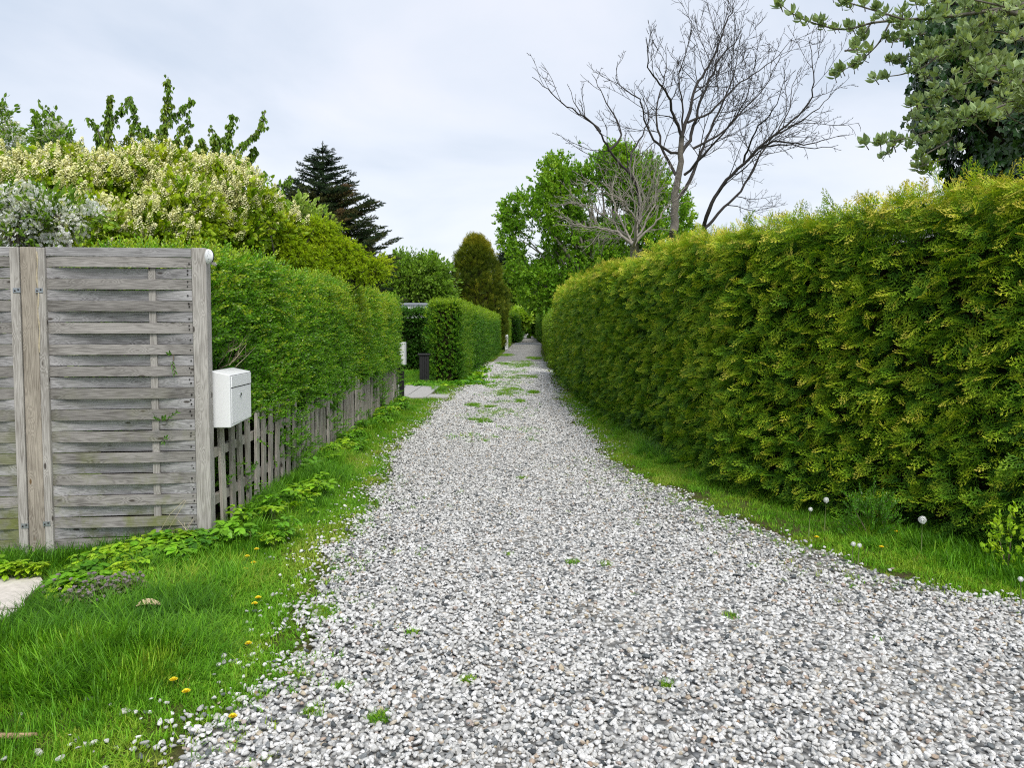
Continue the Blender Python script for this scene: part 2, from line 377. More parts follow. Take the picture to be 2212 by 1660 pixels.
def scatter(name, key, pts, rot, scl, tint, parent=None, kind='stuff'):
    protos = PROTO[key]; n = len(pts)
    me = bpy.data.meshes.new(name); me.vertices.add(n)
    me.vertices.foreach_set('co', np.asarray(pts, np.float32).ravel())
    a = me.attributes.new('rot', 'FLOAT_VECTOR', 'POINT'); a.data.foreach_set('vector', np.asarray(rot, np.float32).ravel())
    scl = np.asarray(scl, np.float32)
    if scl.ndim == 1: scl = np.repeat(scl[:, None], 3, 1)
    a = me.attributes.new('scl', 'FLOAT_VECTOR', 'POINT'); a.data.foreach_set('vector', scl.ravel())
    a = me.attributes.new('idx', 'INT', 'POINT'); a.data.foreach_set('value', RNG.integers(0, len(protos), n).astype(np.int32))
    a = me.attributes.new('tint', 'FLOAT', 'POINT'); a.data.foreach_set('value', np.clip(tint, 0, 1).astype(np.float32))
    o = bpy.data.objects.new(name, me); COL.objects.link(o)
    if parent: o.parent = parent
    md = o.modifiers.new('planting', 'NODES'); md.node_group = scatter_group(key, protos)
    if kind: o['kind'] = kind
    return o
def proto(key, geos, mats):
    PROTO[key] = []
    for g in geos:
        PROTO[key].append(bpy.data.objects.new('sprig_' + key, g.mesh('sprig_' + key, mats)))

# ------------------------------------------------------------------ leaves and sprigs
def leaf_shape(L, W, fold=.25, curl=.2, n=2, tipw=.55):
    """leaf along +Y, face up +Z. n cross sections"""
    ys = [(i + 1) / (n + 1) for i in range(n)]
    V = [(0, 0, 0)]; F = []
    for y in ys:
        w = W * .5 * math.sin(PI * min(1, y ** .8)) ** .8
        z = -curl * L * y * y
        V += [(-w, y * L, z + fold * w), (0, y * L, z), (w, y * L, z + fold * w)]
    V.append((0, L, -curl * L))
    F += [(0, 2, 1), (0, 3, 2)]
    for i in range(n - 1):
        a = 1 + 3 * i; b = a + 3
        F += [(a, a + 1, b + 1, b), (a + 1, a + 2, b + 2, b + 1)]
    a = 1 + 3 * (n - 1); t = len(V) - 1
    F += [(a, a + 1, t), (a + 1, a + 2, t)]
    return np.array(V), F
def lobed_shape(L, W, lobes=5, cut=.55, cup=.1):
    """palmate leaf (ivy, maple, lime) as a fan"""
    V = [(0, L * .35, 0)]; n = lobes * 2
    V.append((0, 0, 0))
    for i in range(1, n):
        a = -PI * .95 + 2 * PI * .95 * i / n
        r = 1.0 if i % 2 else cut
        r *= (1 - .25 * abs(a) / PI)
        V.append((math.sin(a) * W * .5 * r, L * .35 + math.cos(a) * L * .62 * r, -cup * L * r * r))
    F = [(0, i, i + 1) for i in range(1, len(V) - 1)] + [(0, len(V) - 1, 1)]
    return np.array(V), F
def rotm(ax, ang):
    c, s = math.cos(ang), math.sin(ang)
    return {'x': np.array([[1, 0, 0], [0, c, -s], [0, s, c]]), 'y': np.array([[c, 0, s], [0, 1, 0], [-s, 0, c]]), 'z': np.array([[c, -s, 0], [s, c, 0], [0, 0, 1]])}[ax]
def place(g, shape, pos, yaw, pitch, roll, s=1.0, m=0):
    R = rotm('z', yaw) @ rotm('x', pitch) @ rotm('y', roll)
    g.add(shape[0] * s @ R.T + np.asarray(pos), shape[1], m)
U = random.uniform

def g_thuja(L=.16, fan=7):
    g = Geo()
    def strip(a, b, w, z0, z1):
        d = b - a; n_ = np.array([-d[1], d[0], 0]); n_ = n_ / (np.linalg.norm(n_) + 1e-9) * w / 2
        mid = a * .45 + b * .55; mid = mid + np.array([0, 0, (z0 + z1) / 2])
        g.add([a + [0, 0, z0], mid - n_, b + [0, 0, z1], mid + n_], [(0, 1, 2, 3)])
    drp = U(.12, .35)
    zf = lambda y: -drp * (y / L) ** 2 * L
    strip(np.zeros(3), np.array([0, L, 0.]), .006, 0, zf(L))
    k = fan
    for i in range(k):
        y = L * (.12 + .82 * i / k); side = 1 if i % 2 else -1
        ln = L * (.50 - .34 * i / k) * U(.8, 1.15); an = rad(U(28, 42))
        d = np.array([side * math.sin(an), math.cos(an), 0])
        a = np.array([0, y, 0.]); b = a + d * ln
        strip(a, b, .0065, zf(y), zf(y) - ln * .1)
        nn = 4
        for j in range(nn):
            t = .25 + .7 * j / nn; s2 = 1 if j % 2 else -1; l2 = ln * (.42 - .22 * t) * U(.8, 1.3)
            an2 = an * side + s2 * rad(38)
            d2 = np.array([math.sin(an2), math.cos(an2), 0])
            aa = a + d * ln * t
            strip(aa, aa + d2 * l2, .0072, zf(y) - ln * .1 * t, zf(y) - ln * .1 * t - l2 * U(-.2, .5))
    return g
proto('thuja', [g_thuja(.18, k) for k in (8, 9, 10, 8)], [M['thuja']])
proto('thuja_gold', [g_thuja(.16, k) for k in (6, 7, 8)], [M['thuja_gold']])

def g_privet(L=.13, n=7, ll=.032, lw=.0165, mat_n=0, mess=.25):
    g = Geo(); sh = leaf_shape(ll, lw, .3, .15, 2)
    bend = U(-.25, .25)
    pos = lambda t: np.array([bend * L * t * t, L * t, 0])
    tube(g, [pos(0), pos(.5), pos(1)], [.0016, .0013, .0008], 3, 1, False)
    for i in range(n):
        t = .12 + .86 * i / n; base = i * PI / 2 + U(-.3, .3)
        for s in (0, PI):
            # leaf leaves stem at ~50 deg
            s_ = ll * U(.75, 1.2) / ll * (1 - .35 * t ** 3)
            R = rotm('y', base + s) @ rotm('z', 0) @ rotm('x', rad(U(30, 60)))
            g.add((sh[0] * s_) @ R.T + pos(t), sh[1], 0)
    for k in range(3):
        R = rotm('y', k * 2.1) @ rotm('x', rad(U(10, 25)))
        g.add(sh[0] * .6 @ R.T + pos(1), sh[1], 0)
    return g
proto('privet', [g_privet(.13, k) for k in (6, 7, 8, 7)], [M['privet'], M['stem_brown']])
proto('greenhedge', [g_privet(.13, 5, .040, .020) for k in range(3)], [M['green_hedge'], M['stem_brown']])

def g_cluster(sh, n, spread=.12, stem=True, droop=0, up=.5):
    g = Geo()
    for i in range(n):
        t = U(.1, 1); a = U(0, 2 * PI); r = spread * U(.1, .55)
        pos = np.array([math.cos(a) * r * .5, t * spread * 1.6, math.sin(a) * r * .5])
        R = rotm('y', a) @ rotm('x', U(-.2, 1.2)) 
        R = rotm('x', -droop * U(.5, 1.2)) @ R
        g.add(sh[0] * U(.7, 1.15) @ R.T + pos, sh[1], 0)
    if stem: tube(g, [(0, 0, 0), (0, spread * 1.5, 0)], [.003, .0015], 3, 1, False)
    return g
proto('broad', [g_cluster(lobed_shape(.10, .10, 3, .7), 12, .20) for k in range(3)], [M['broad'], M['bark']])
proto('olive', [g_cluster(leaf_shape(.07, .035, .2, .2), 16, .16) for k in range(3)], [M['olive'], M['bark']])
proto('lilac', [g_cluster(leaf_shape(.062, .044, .3, .3, 2), 10, .10) for k in range(3)], [M['lilac_leaf'], M['bark']])
proto('maple', [g_cluster(lobed_shape(.055, .055, 5, .35, .25), 12, .11, True, .3) for k in range(3)], [M['maple'], M['bark_dark']])
proto('weedfar', [g_cluster(leaf_shape(.06, .04, .3, .3), 8, .07) for k in range(3)], [M['weed'], M['stem']])

def g_panicle(L=.13):
    g = Geo(); n = 46
    for i in range(n):
        t = (i + .5) / n; r = .036 * (1 - t) ** .7 + .004; a = i * 2.4
        pos = np.array([math.cos(a) * r, t * L, math.sin(a) * r]); s = .0085
        q = np.array([(-s, 0, -s), (s, 0, -s * .6), (s * .8, 0, s), (-s * .7, .004, s * .8)])
        R = rotm('y', -a) @ rotm('z', U(-1.2, .3)) @ rotm('x', U(-.6, .6))
        g.add(q @ R.T + pos, [(0, 1, 2, 3)], 0)
    tube(g, [(0, 0, 0), (0, L, 0)], [.004, .002], 3, 1, False)
    return g
proto('panicle', [g_panicle(.13), g_panicle(.15), g_panicle(.11)], [M['cream'], M['stem']])
def g_blossom():
    g = Geo()
    for i in range(16):
        c = np.array([U(-.05, .05), U(0, .13), U(-.05, .05)])
        nrm_a, b = U(0, 6.28), U(-1, 1)
        for k in range(5):
            a = k * 2 * PI / 5; r = .016
            q = np.array([(0, 0, 0), (math.cos(a - .5) * r, math.sin(a - .5) * r, .003), (math.cos(a) * r * 1.2, math.sin(a) * r * 1.2, .004), (math.cos(a + .5) * r, math.sin(a + .5) * r, .003)])
            R = rotm('z', nrm_a) @ rotm('x', b)
            g.add(q @ R.T + c, [(0, 1, 2, 3)], 0)
    for i in range(4):
        sh = leaf_shape(.05, .022, .2, .2)
        place(g, sh, (U(-.03, .03), U(0, .12), U(-.03, .03)), U(0, 6), U(-.6, .6), 0, 1, 1)
    return g
proto('blossom', [g_blossom() for k in range(3)], [M['blossom'], M['olive']])
def g_cherry():
    g = Geo(); sh = leaf_shape(.12, .045, .35, .25, 3)
    for i in range(5):
        a = i * 1.26 + U(-.3, .3); R = rotm('z', a) @ rotm('x', -rad(U(38, 72)))
        g.add(sh[0] * U(.75, 1.1) @ R.T, sh[1], 0)
    return g
proto('cherry', [g_cherry() for k in range(3)], [M['cherry']])
def g_rosette(n=7, L=.07, W=.042):
    """whitebeam shoot: stem with upright felted leaves"""
    g = Geo(); sh = leaf_shape(L, W, .28, .12, 3)
    tube(g, [(0, -.05, 0), (0, .02, 0)], [.003, .002], 4, 1, False)
    for i in range(n):
        t = i / n; a = i * 2.4; R = rotm('y', a) @ rotm('x', rad(22 + 42 * (1 - t) + U(-8, 8)))
        g.add(sh[0] * (1.05 - .45 * t) * U(.8, 1.1) @ R.T + np.array([0, t * .035 - .02, 0]), sh[1], 0)
    return g
proto('whitebeam', [g_rosette(k) for k in (6, 7, 8)], [M['whitebeam'], M['bark']])
def g_ivy():
    g = Geo(); sh = lobed_shape(.085, .085, 5, .62, .12)
    for i in range(5):
        R = rotm('z', PI + U(-.7, .7)) @ rotm('x', U(-.1, .5)) @ rotm('y', U(-.3, .3))
        g.add(sh[0] * U(.6, 1.1) @ R.T + np.array([U(-.08, .08), U(-.08, .08), U(0, .05)]), sh[1], 0)
    return g
proto('ivy', [g_ivy() for k in range(4)], [M['ivy']])
def g_spruce(L=.30):
    g = Geo()
    def brush(a, b, n):
        a = np.array(a, float); b = np.array(b, float); d = b - a
        tube(g, [a, b], [.006, .003], 3, 1, False)
        dn = d / np.linalg.norm(d); s = np.cross(dn, [0, 0, 1.]); s /= np.linalg.norm(s); u_ = np.cross(s, dn)
        for i in range(n):
            p = a + d * (i + .3) / n; an = i * 2.4 + U(-.4, .4)
            o = s * math.cos(an) + u_ * math.sin(an) * .8 + dn * .7; o = o / np.linalg.norm(o) * .040
            w = np.cross(o, dn); w = w / (np.linalg.norm(w) + 1e-9) * .0085
            g.add([p - w, p + w, p + o], [(0, 1, 2)], 0)
    brush((0, 0, 0), (0, L, 0), 36)
    for i in range(5):
        y = L * (.12 + .16 * i); side = 1 if i % 2 else -1
        brush((0, y, 0), (side * L * (.42 - .05 * i), y + L * .3, U(-.02, .02)), 20)
    return g
proto('spruce', [g_spruce(.3) for k in range(3)], [M['spruce'], M['bark_dark']])
def g_grass(n, h, lean, w=.0035, spread=.035):
    g = Geo()
    for i in range(n):
        a = U(0, 2 * PI); r = spread * math.sqrt(U(0, 1)); bx, by = math.cos(a) * r, math.sin(a) * r
        hh = h * U(.5, 1.1); ld = U(0, 2 * PI); le = lean * U(.2, 1.2); ww = w * U(.7, 1.2)
        pa = ld + PI / 2 + U(-.5, .5); wx, wy = math.cos(pa) * ww / 2, math.sin(pa) * ww / 2
        P_ = []
        for t in (0, .4, .75, 1):
            z = hh * (t - .35 * le * t * t); o = hh * le * t * t
            P_.append((bx + math.cos(ld) * o, by + math.sin(ld) * o, max(z, .002)))
        V = []
        for k, t in enumerate((1, .9, .6)):
            V += [(P_[k][0] - wx * t, P_[k][1] - wy * t, P_[k][2]), (P_[k][0] + wx * t, P_[k][1] + wy * t, P_[k][2])]
        V.append(P_[3])
        g.add(V, [(0, 1, 3, 2), (2, 3, 5, 4), (4, 5, 6)], 0)
    return g
proto('grass_long', [g_grass(13, .135, 1.0, .0052, .045) for k in range(5)], [M['grass']])
proto('grass_short', [g_grass(14, .045, .9, .0042, .035) for k in range(4)], [M['grass']])
def g_weed():
    g = Geo(); sh = leaf_shape(.075, .042, .25, .3, 3)
    for s in range(3):
        a0 = U(0, 6.28); hgt = U(.07, .15); top = np.array([math.cos(a0) * .05, math.sin(a0) * .05, hgt])
        tube(g, [(0, 0, 0), top * [.4, .4, .6], top], [.0022, .0018, .0014], 3, 1, False)
        for k in range(3):
            for j in (-1, 0, 1):
                aa = a0 + k * 2.1 + j * .55
                c = top + np.array([math.cos(a0 + k * 2.1), math.sin(a0 + k * 2.1), .1]) * .018
                place(g, sh, c, aa - PI / 2, rad(U(-12, 20)), U(-.2, .2), U(.55, .95), 0)
    return g
proto('weed', [g_weed() for k in range(4)], [M['weed'], M['stem']])
def g_nettle():
    g = Geo(); sh = leaf_shape(.028, .024, .2, .3, 2)
    for s in range(4):
        b = np.array([U(-.04, .04), U(-.04, .04), 0]); h = U(.06, .13)
        tube(g, [b, b + [0, 0, h]], [.002, .0015], 3, 1, False)
        for k in range(6):
            z = h * (.3 + .7 * k / 6)
            for j in (0, PI): place(g, sh, b + [0, 0, z], k * 1.57 + j + U(-.2, .2), rad(-15), 0, 1.1 - .09 * k, 0)
        for k in range(3): box(g, b[0] + U(-.008, .003), b[0] + U(.004, .009), b[1] + U(-.008, .003), b[1] + U(.004, .009), h + .002 + k * .003, h + .005 + k * .003, 2)
    return g
proto('nettle', [g_nettle() for k in range(3)], [M['nettle'], M['stem'], M['purple']])

# pebble prototypes
import bmesh
def g_rock(sub, seed, flat=.6):
    bm = bmesh.new(); bmesh.ops.create_icosphere(bm, subdivisions=sub, radius=.5)
    V = np.array([v.co[:] for v in bm.verts]); F = [tuple(v.index for v in f.verts) for f in bm.faces]; bm.free()
    r = np.random.default_rng(seed)
    V2 = V * (1 + .55 * (fnoise(V + seed * 3.1, 1.9, seed) - .5)[:, None])
    for k in range(8):    # broken flint facets
        n_ = r.normal(size=3); n_ /= np.linalg.norm(n_); d = r.uniform(.24, .42)
        dist = V2 @ n_; over = np.maximum(dist - d, 0); V2 -= over[:, None] * n_ * .9
    V2 = V2 * np.array([1.0, r.uniform(.65, .9), r.uniform(.45, .7)])
    g = Geo(); g.add(V2, F); return g
def pebble_mat():
    m, nt, p, out = nodemat('flint_pebble'); L = nt.links.new
    at = N(nt, 'ShaderNodeAttribute', attribute_type='INSTANCER', attribute_name='tint')
    r = ramp(nt, [(0, (.05, .056, .06)), (.03, (.12, .135, .14)), (.07, (.25, .265, .27)), (.14, (.40, .40, .39)), (.30, (.54, .535, .515)), (.52, (.66, .655, .63)), (.75, (.77, .76, .74)), (.91, (.85, .85, .84)), (.945, (.50, .45, .37)), (.965, (.52, .44, .31)), (.98, (.44, .34, .27)), (.99, (.48, .42, .39)), (1, (.36, .25, .16))], at.outputs['Fac'])
    tcn = N(nt, 'ShaderNodeTexCoord')
    oi = N(nt, 'ShaderNodeObjectInfo'); cb = N(nt, 'ShaderNodeVectorMath', operation='ADD')
    ml = N(nt, 'ShaderNodeMath', operation='MULTIPLY', ins={1: 50.}); L(oi.outputs['Random'], ml.inputs[0]); L(tcn.outputs['Object'], cb.inputs[0]); L(ml.outputs[0], cb.inputs[1])
    nz = N(nt, 'ShaderNodeTexNoise', ins={'Scale': 3.2, 'Detail': 4., 'Roughness': .65}); L(cb.outputs[0], nz.inputs['Vector'])
    mr = N(nt, 'ShaderNodeMapRange', ins={'From Min': .30, 'From Max': .62, 'To Min': .60, 'To Max': 1.08}); L(nz.outputs[0], mr.inputs['Value'])
    sc = N(nt, 'ShaderNodeVectorMath', operation='SCALE'); L(r.outputs[0], sc.inputs[0]); L(mr.outputs[0], sc.inputs['Scale'])
    L(sc.outputs[0], p.inputs['Base Color']); p.inputs['Roughness'].default_value = .6; p.inputs['Specular IOR Level'].default_value = .3
    b = N(nt, 'ShaderNodeBump', ins={'Strength': .35, 'Distance': .05}); L(nz.outputs[0], b.inputs['Height']); L(b.outputs[0], p.inputs['Normal'])
    return m
M['pebble'] = pebble_mat()
PROTO['pebble'] = []
for k in range(8):
    me = g_rock(2, 11 + k).mesh('sprig_pebble', [M['pebble']], True)
    PROTO['pebble'].append(bpy.data.objects.new('sprig_pebble', me))

# ------------------------------------------------------------------ ground
LE = np.array([G(u, v)[:2] for u, v in [(370, 1660), (450, 1560), (560, 1500), (640, 1420), (690, 1330), (708, 1260), (730, 1180), (785, 1110), (838, 1050), (850, 1000), (880, 950), (945, 890), (1000, 850), (1048, 799), (1085, 765), (1108, 744), (1125, 735)]] + [(2.4, 164)])
RE = np.array([(9.0, 2.0), (6.6, 2.7), (4.3, 3.1)] + [tuple(G(u, v)[:2]) for u, v in [(2212, 1310), (2000, 1265), (1800, 1210), (1650, 1150), (1500, 1090), (1400, 1040), (1300, 985), (1250, 930), (1215, 880), (1190, 830), (1178, 790), (1168, 760), (1170, 744), (1159, 735)]] + [(5.3, 164)])
def lane_l(y): return np.interp(y, LE[:, 1], LE[:, 0]) - np.where(y < LE[0, 1], (LE[0, 1] - y) * 1.2, 0)
def lane_r(y): return np.interp(y, RE[:, 1], RE[:, 0])
def gz(x, y):
    """ground height: the verge beside the slatted fence lies a little lower; gentle undulation"""
    x = np.asarray(x, float); y = np.asarray(y, float)
    return -.10 * smooth(-1.9, -3.0, x) * smooth(7.5, 4.8, y) + .0 * x
def gz1(x, y): return float(gz(np.array([x]), np.array([y]))[0])
def ground_mat():
    m, nt, p, out = nodemat('soil_and_moss'); L = nt.links.new
    geo = N(nt, 'ShaderNodeNewGeometry')
    nz = N(nt, 'ShaderNodeTexNoise', ins={'Scale': 2.2, 'Detail': 6., 'Roughness': .65}); L(geo.outputs['Position'], nz.inputs['Vector'])
    n2 = N(nt, 'ShaderNodeTexNoise', ins={'Scale': 60., 'Detail': 4., 'Roughness': .7}); L(geo.outputs['Position'], n2.inputs['Vector'])
    r = ramp(nt, [(.36, (.085, .065, .038)), (.5, (.09, .11, .025)), (.7, (.11, .18, .025))], nz.outputs[0])
    v = N(nt, 'ShaderNodeMapRange', ins={'From Min': .3, 'From Max': .7, 'To Min': .5, 'To Max': 1.3}); L(n2.outputs[0], v.inputs['Value'])
    s = N(nt, 'ShaderNodeVectorMath', operation='SCALE'); L(r.outputs[0], s.inputs[0]); L(v.outputs[0], s.inputs['Scale']); L(s.outputs[0], p.inputs['Base Color'])
    b = N(nt, 'ShaderNodeBump', ins={'Strength': .8, 'Distance': .02}); L(n2.outputs[0], b.inputs['Height']); L(b.outputs[0], p.inputs['Normal'])
    p.inputs['Roughness'].default_value = .95; p.inputs['Specular IOR Level'].default_value = .1
    return m
def gravel_mat():
    m, nt, p, out = nodemat('gravel_bed'); L = nt.links.new
    geo = N(nt, 'ShaderNodeNewGeometry')
    vo = N(nt, 'ShaderNodeTexVoronoi', ins={'Scale': 30., 'Randomness': 1.}); L(geo.outputs['Position'], vo.inputs['Vector'])
    bw = N(nt, 'ShaderNodeSeparateColor'); L(vo.outputs['Color'], bw.inputs[0])
    r = ramp(nt, [(0, (.10, .11, .12)), (.2, (.36, .36, .35)), (.5, (.55, .545, .52)), (.8, (.70, .69, .67)), (1, (.46, .38, .29))], bw.outputs[0])
    e_ = N(nt, 'ShaderNodeMapRange', ins={'From Min': .25, 'From Max': .62, 'To Min': 1., 'To Max': .32}); L(vo.outputs['Distance'], e_.inputs['Value'])
    nz = N(nt, 'ShaderNodeTexNoise', ins={'Scale': .8, 'Detail': 5., 'Roughness': .6}); L(geo.outputs['Position'], nz.inputs['Vector'])
    s = N(nt, 'ShaderNodeVectorMath', operation='SCALE'); L(r.outputs[0], s.inputs[0]); L(e_.outputs[0], s.inputs['Scale'])
    dirt = N(nt, 'ShaderNodeMapRange', ins={'From Min': .52, 'From Max': .72, 'To Min': 0., 'To Max': .75}); L(nz.outputs[0], dirt.inputs['Value'])
    mx = N(nt, 'ShaderNodeMix', data_type='RGBA'); mx.inputs[7].default_value = (.22, .20, .165, 1); L(dirt.outputs[0], mx.inputs[0]); L(s.outputs[0], mx.inputs[6])
    L(mx.outputs[2], p.inputs['Base Color'])
    b = N(nt, 'ShaderNodeBump', ins={'Strength': 1., 'Distance': .02}, invert=True); L(vo.outputs['Distance'], b.inputs['Height']); L(b.outputs[0], p.inputs['Normal'])
    p.inputs['Roughness'].default_value = .8; p.inputs['Specular IOR Level'].default_value = .2
    return m
M['ground'] = ground_mat(); M['gravel'] = gravel_mat()
# one sheet: fine near the camera, coarse to the horizon
xs = np.concatenate([np.linspace(-600, -12, 12), np.linspace(-10, 10, 81), np.linspace(12, 600, 12)])
ys = np.concatenate([np.linspace(-200, -3, 6), np.linspace(-2, 16, 73), np.linspace(18, 900, 24)])
XX, YY = np.meshgrid(xs, ys); ZZ = gz(XX.ravel(), YY.ravel())
g = Geo(); nx = len(xs)
g.add(np.c_[XX.ravel(), YY.ravel(), ZZ], [(j * nx + i, j * nx + i + 1, (j + 1) * nx + i + 1, (j + 1) * nx + i) for j in range(len(ys) - 1) for i in range(nx - 1)])
ground = g.obj('ground', M['ground'], smooth_=True, kind='structure')
# lane sheet with ragged edges
yy = np.concatenate([np.arange(1.0, 30, .12), np.arange(30, 166, 1.0)])
wob = lambda y, s: (fnoise(np.c_[y, y * 0], 2.2, s) - .5) * .28 * np.minimum(1, 20 / np.maximum(y, 1))
lx = lane_l(yy) + wob(yy, 5); rx = lane_r(yy) + wob(yy, 9)
g = Geo(); V = []
for a, b, c in zip(lx, rx, yy):
    for t in np.linspace(0, 1, 9):
        x_ = a + (b - a) * t; V.append((x_, c, gz1(x_, c) + .006 + .012 * math.sin(PI * t)))
g.add(V, [(j * 9 + i, j * 9 + i + 1, (j + 1) * 9 + i + 1, (j + 1) * 9 + i) for j in range(len(yy) - 1) for i in range(8)])
lane = g.obj('lane', M['gravel'], smooth_=True, kind='structure')

def in_lane(x, y, margin=0.0):
    a = lane_l(y) + wob(y, 5); b = lane_r(y) + wob(y, 9)
    return np.minimum(x - a, b - x) + margin      # signed distance, positive inside

# grass tufts growing in the lane (centre, radius) from the photograph
TUFT = [(1098, 845, .42), (1130, 788, .8), (1085, 787, .35), (1060, 835, .35), (1155, 775, .5), (1072, 815, .3), (1110, 815, .35), (1145, 815, .3), (1035, 915, .18), (1310, 1225, .06), (1235, 1222, .045), (1127, 1038, .06), (1150, 1160, .05), (1022, 880, .15), (1060, 882, .12), (890, 1375, .035), (740, 1260, .06), (675, 1550, .05), (720, 1290, .08), (700, 1330, .09), (640, 1465, .05), (735, 1495, .03), (1370, 1295, .03), (1580, 1340, .035), (1625, 1230, .04), (1830, 1250, .05), (1700, 1240, .05), (1150, 850, .15), (1095, 768, .5), (1120, 870, .12), (815, 1560, .03), (950, 1270, .03), (1010, 1480, .02), (1440, 1490, .02), (1900, 1390, .03), (1100, 1205, .03)]
TUFT = [(*G(u, v)[:2], r * (.8 if r >= .3 else 1.0)) for u, v, r in TUFT]
def tuft_mask(x, y):
    m = np.zeros(len(x))
    for cx_, cy_, r in TUFT:
        d = np.hypot(x - cx_, (y - cy_) * (.8 if r < .1 else .22 if r >= .2 else .4)) / r
        m = np.maximum(m, 1 - d)
    return m + (fnoise(np.c_[x, y], 4, 3) - .58) * 3.2 * (m > 0)

# ------------------------------------------------------------------ gravel
def scatter_pebbles():
    P_, S_, T_ = [], [], []
    for (y0, y1, dens, s0, s1) in [(2.0, 4.2, 4300, .013, .040), (4.2, 9, 3800, .0135, .038), (9, 17, 2300, .020, .042), (17, 30, 1000, .028, .055)]:
        ymid = np.linspace(y0, y1, 30)
        xa = (lane_l(ymid) - .5).min(); xb = min((lane_r(ymid) + .5).max(), .75 * y1 + .4)
        n = int(dens * (xb - xa) * (y1 - y0))
        x = RNG.uniform(xa, xb, n); y = RNG.uniform(y0, y1, n)
        d = in_lane(x, y)
        edge = d + (fnoise(np.c_[x, y], 6, 8) - .45) * .25
        rightside = (x > lane_r(y) - .8) & (y > 3.9) & (y < 8)      # the gravel thins out into moss on the right verge
        prob = np.where(edge > 0, 1.0, np.exp(edge / .13) * .32)
        prob = np.where(rightside, prob * smooth(-.25, .75, edge + .35 * (fnoise(np.c_[x, y], 3.5, 44) - .5)), prob)
        tm = tuft_mask(x, y); prob *= np.where(tm > .15, .25, 1)
        keep = (RNG.random(n) < prob) & (x < .70 * y + .35)
        x, y = x[keep], y[keep]; n = len(x)
        s = s0 + (s1 - s0) * RNG.beta(1.6, 3.2, n)
        z = gz(x, y) + .010 + s * .12 + RNG.uniform(-.005, .012, n) + .008 * (fnoise(np.c_[x, y], 2.0, 4) - .5)
        P_.append(np.c_[x, y, z]); S_.append(s); T_.append(RNG.random(n))
    pts = np.concatenate(P_); s = np.concatenate(S_); n = len(pts)
    rot = np.c_[RNG.normal(0, .35, n), RNG.normal(0, .35, n), RNG.uniform(0, 6.28, n)]
    scl = np.c_[s * RNG.uniform(.9, 1.4, n), s, s * RNG.uniform(.8, 1.15, n)]
    scatter('gravel', 'pebble', pts, rot, scl, np.concatenate(T_))
    print('pebbles', n)
scatter_pebbles()

# ------------------------------------------------------------------ hedges
def norm(v): return v / (np.linalg.norm(v, axis=-1, keepdims=True) + 1e-9)
def poly_sample(path, n, s=None):
    path = np.asarray(path, float); seg = np.diff(path, axis=0); ln = np.hypot(seg[:, 0], seg[:, 1]); cum = np.r_[0, np.cumsum(ln)]
    if s is None: s = RNG.uniform(0, cum[-1], n)
    i = np.clip(np.searchsorted(cum, s) - 1, 0, len(seg) - 1); t = (s - cum[i]) / ln[i]
    p = path[i] + seg[i] * t[:, None]
    nrm = np.c_[seg[i][:, 1], -seg[i][:, 0]] / ln[i][:, None]
    return s, p, nrm, cum[-1]
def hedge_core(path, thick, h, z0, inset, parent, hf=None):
    """twiggy inside of a hedge, its shade put into the dark colour of a rounded block following the path; normals to the right of the path's direction"""
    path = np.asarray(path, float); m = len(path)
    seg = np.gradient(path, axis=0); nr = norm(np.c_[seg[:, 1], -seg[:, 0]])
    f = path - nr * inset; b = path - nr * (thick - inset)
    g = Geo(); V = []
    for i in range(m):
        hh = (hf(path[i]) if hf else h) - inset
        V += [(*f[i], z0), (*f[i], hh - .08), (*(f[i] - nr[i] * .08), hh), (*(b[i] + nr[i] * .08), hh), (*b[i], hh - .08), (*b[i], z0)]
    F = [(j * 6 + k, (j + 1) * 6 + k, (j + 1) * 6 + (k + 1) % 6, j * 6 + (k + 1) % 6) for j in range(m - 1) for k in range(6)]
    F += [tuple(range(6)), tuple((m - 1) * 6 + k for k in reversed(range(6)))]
    g.add(V, F); return g.obj('inner_shade_core', M['hedge_core'], parent)
def densify(path, step=.5):
    path = np.asarray(path, float); out = [path[0]]
    for a, b in zip(path[:-1], path[1:]):
        k = max(1, int(np.linalg.norm(b - a) / step))
        for i in range(1, k + 1): out.append(a + (b - a) * i / k)
    return np.array(out)
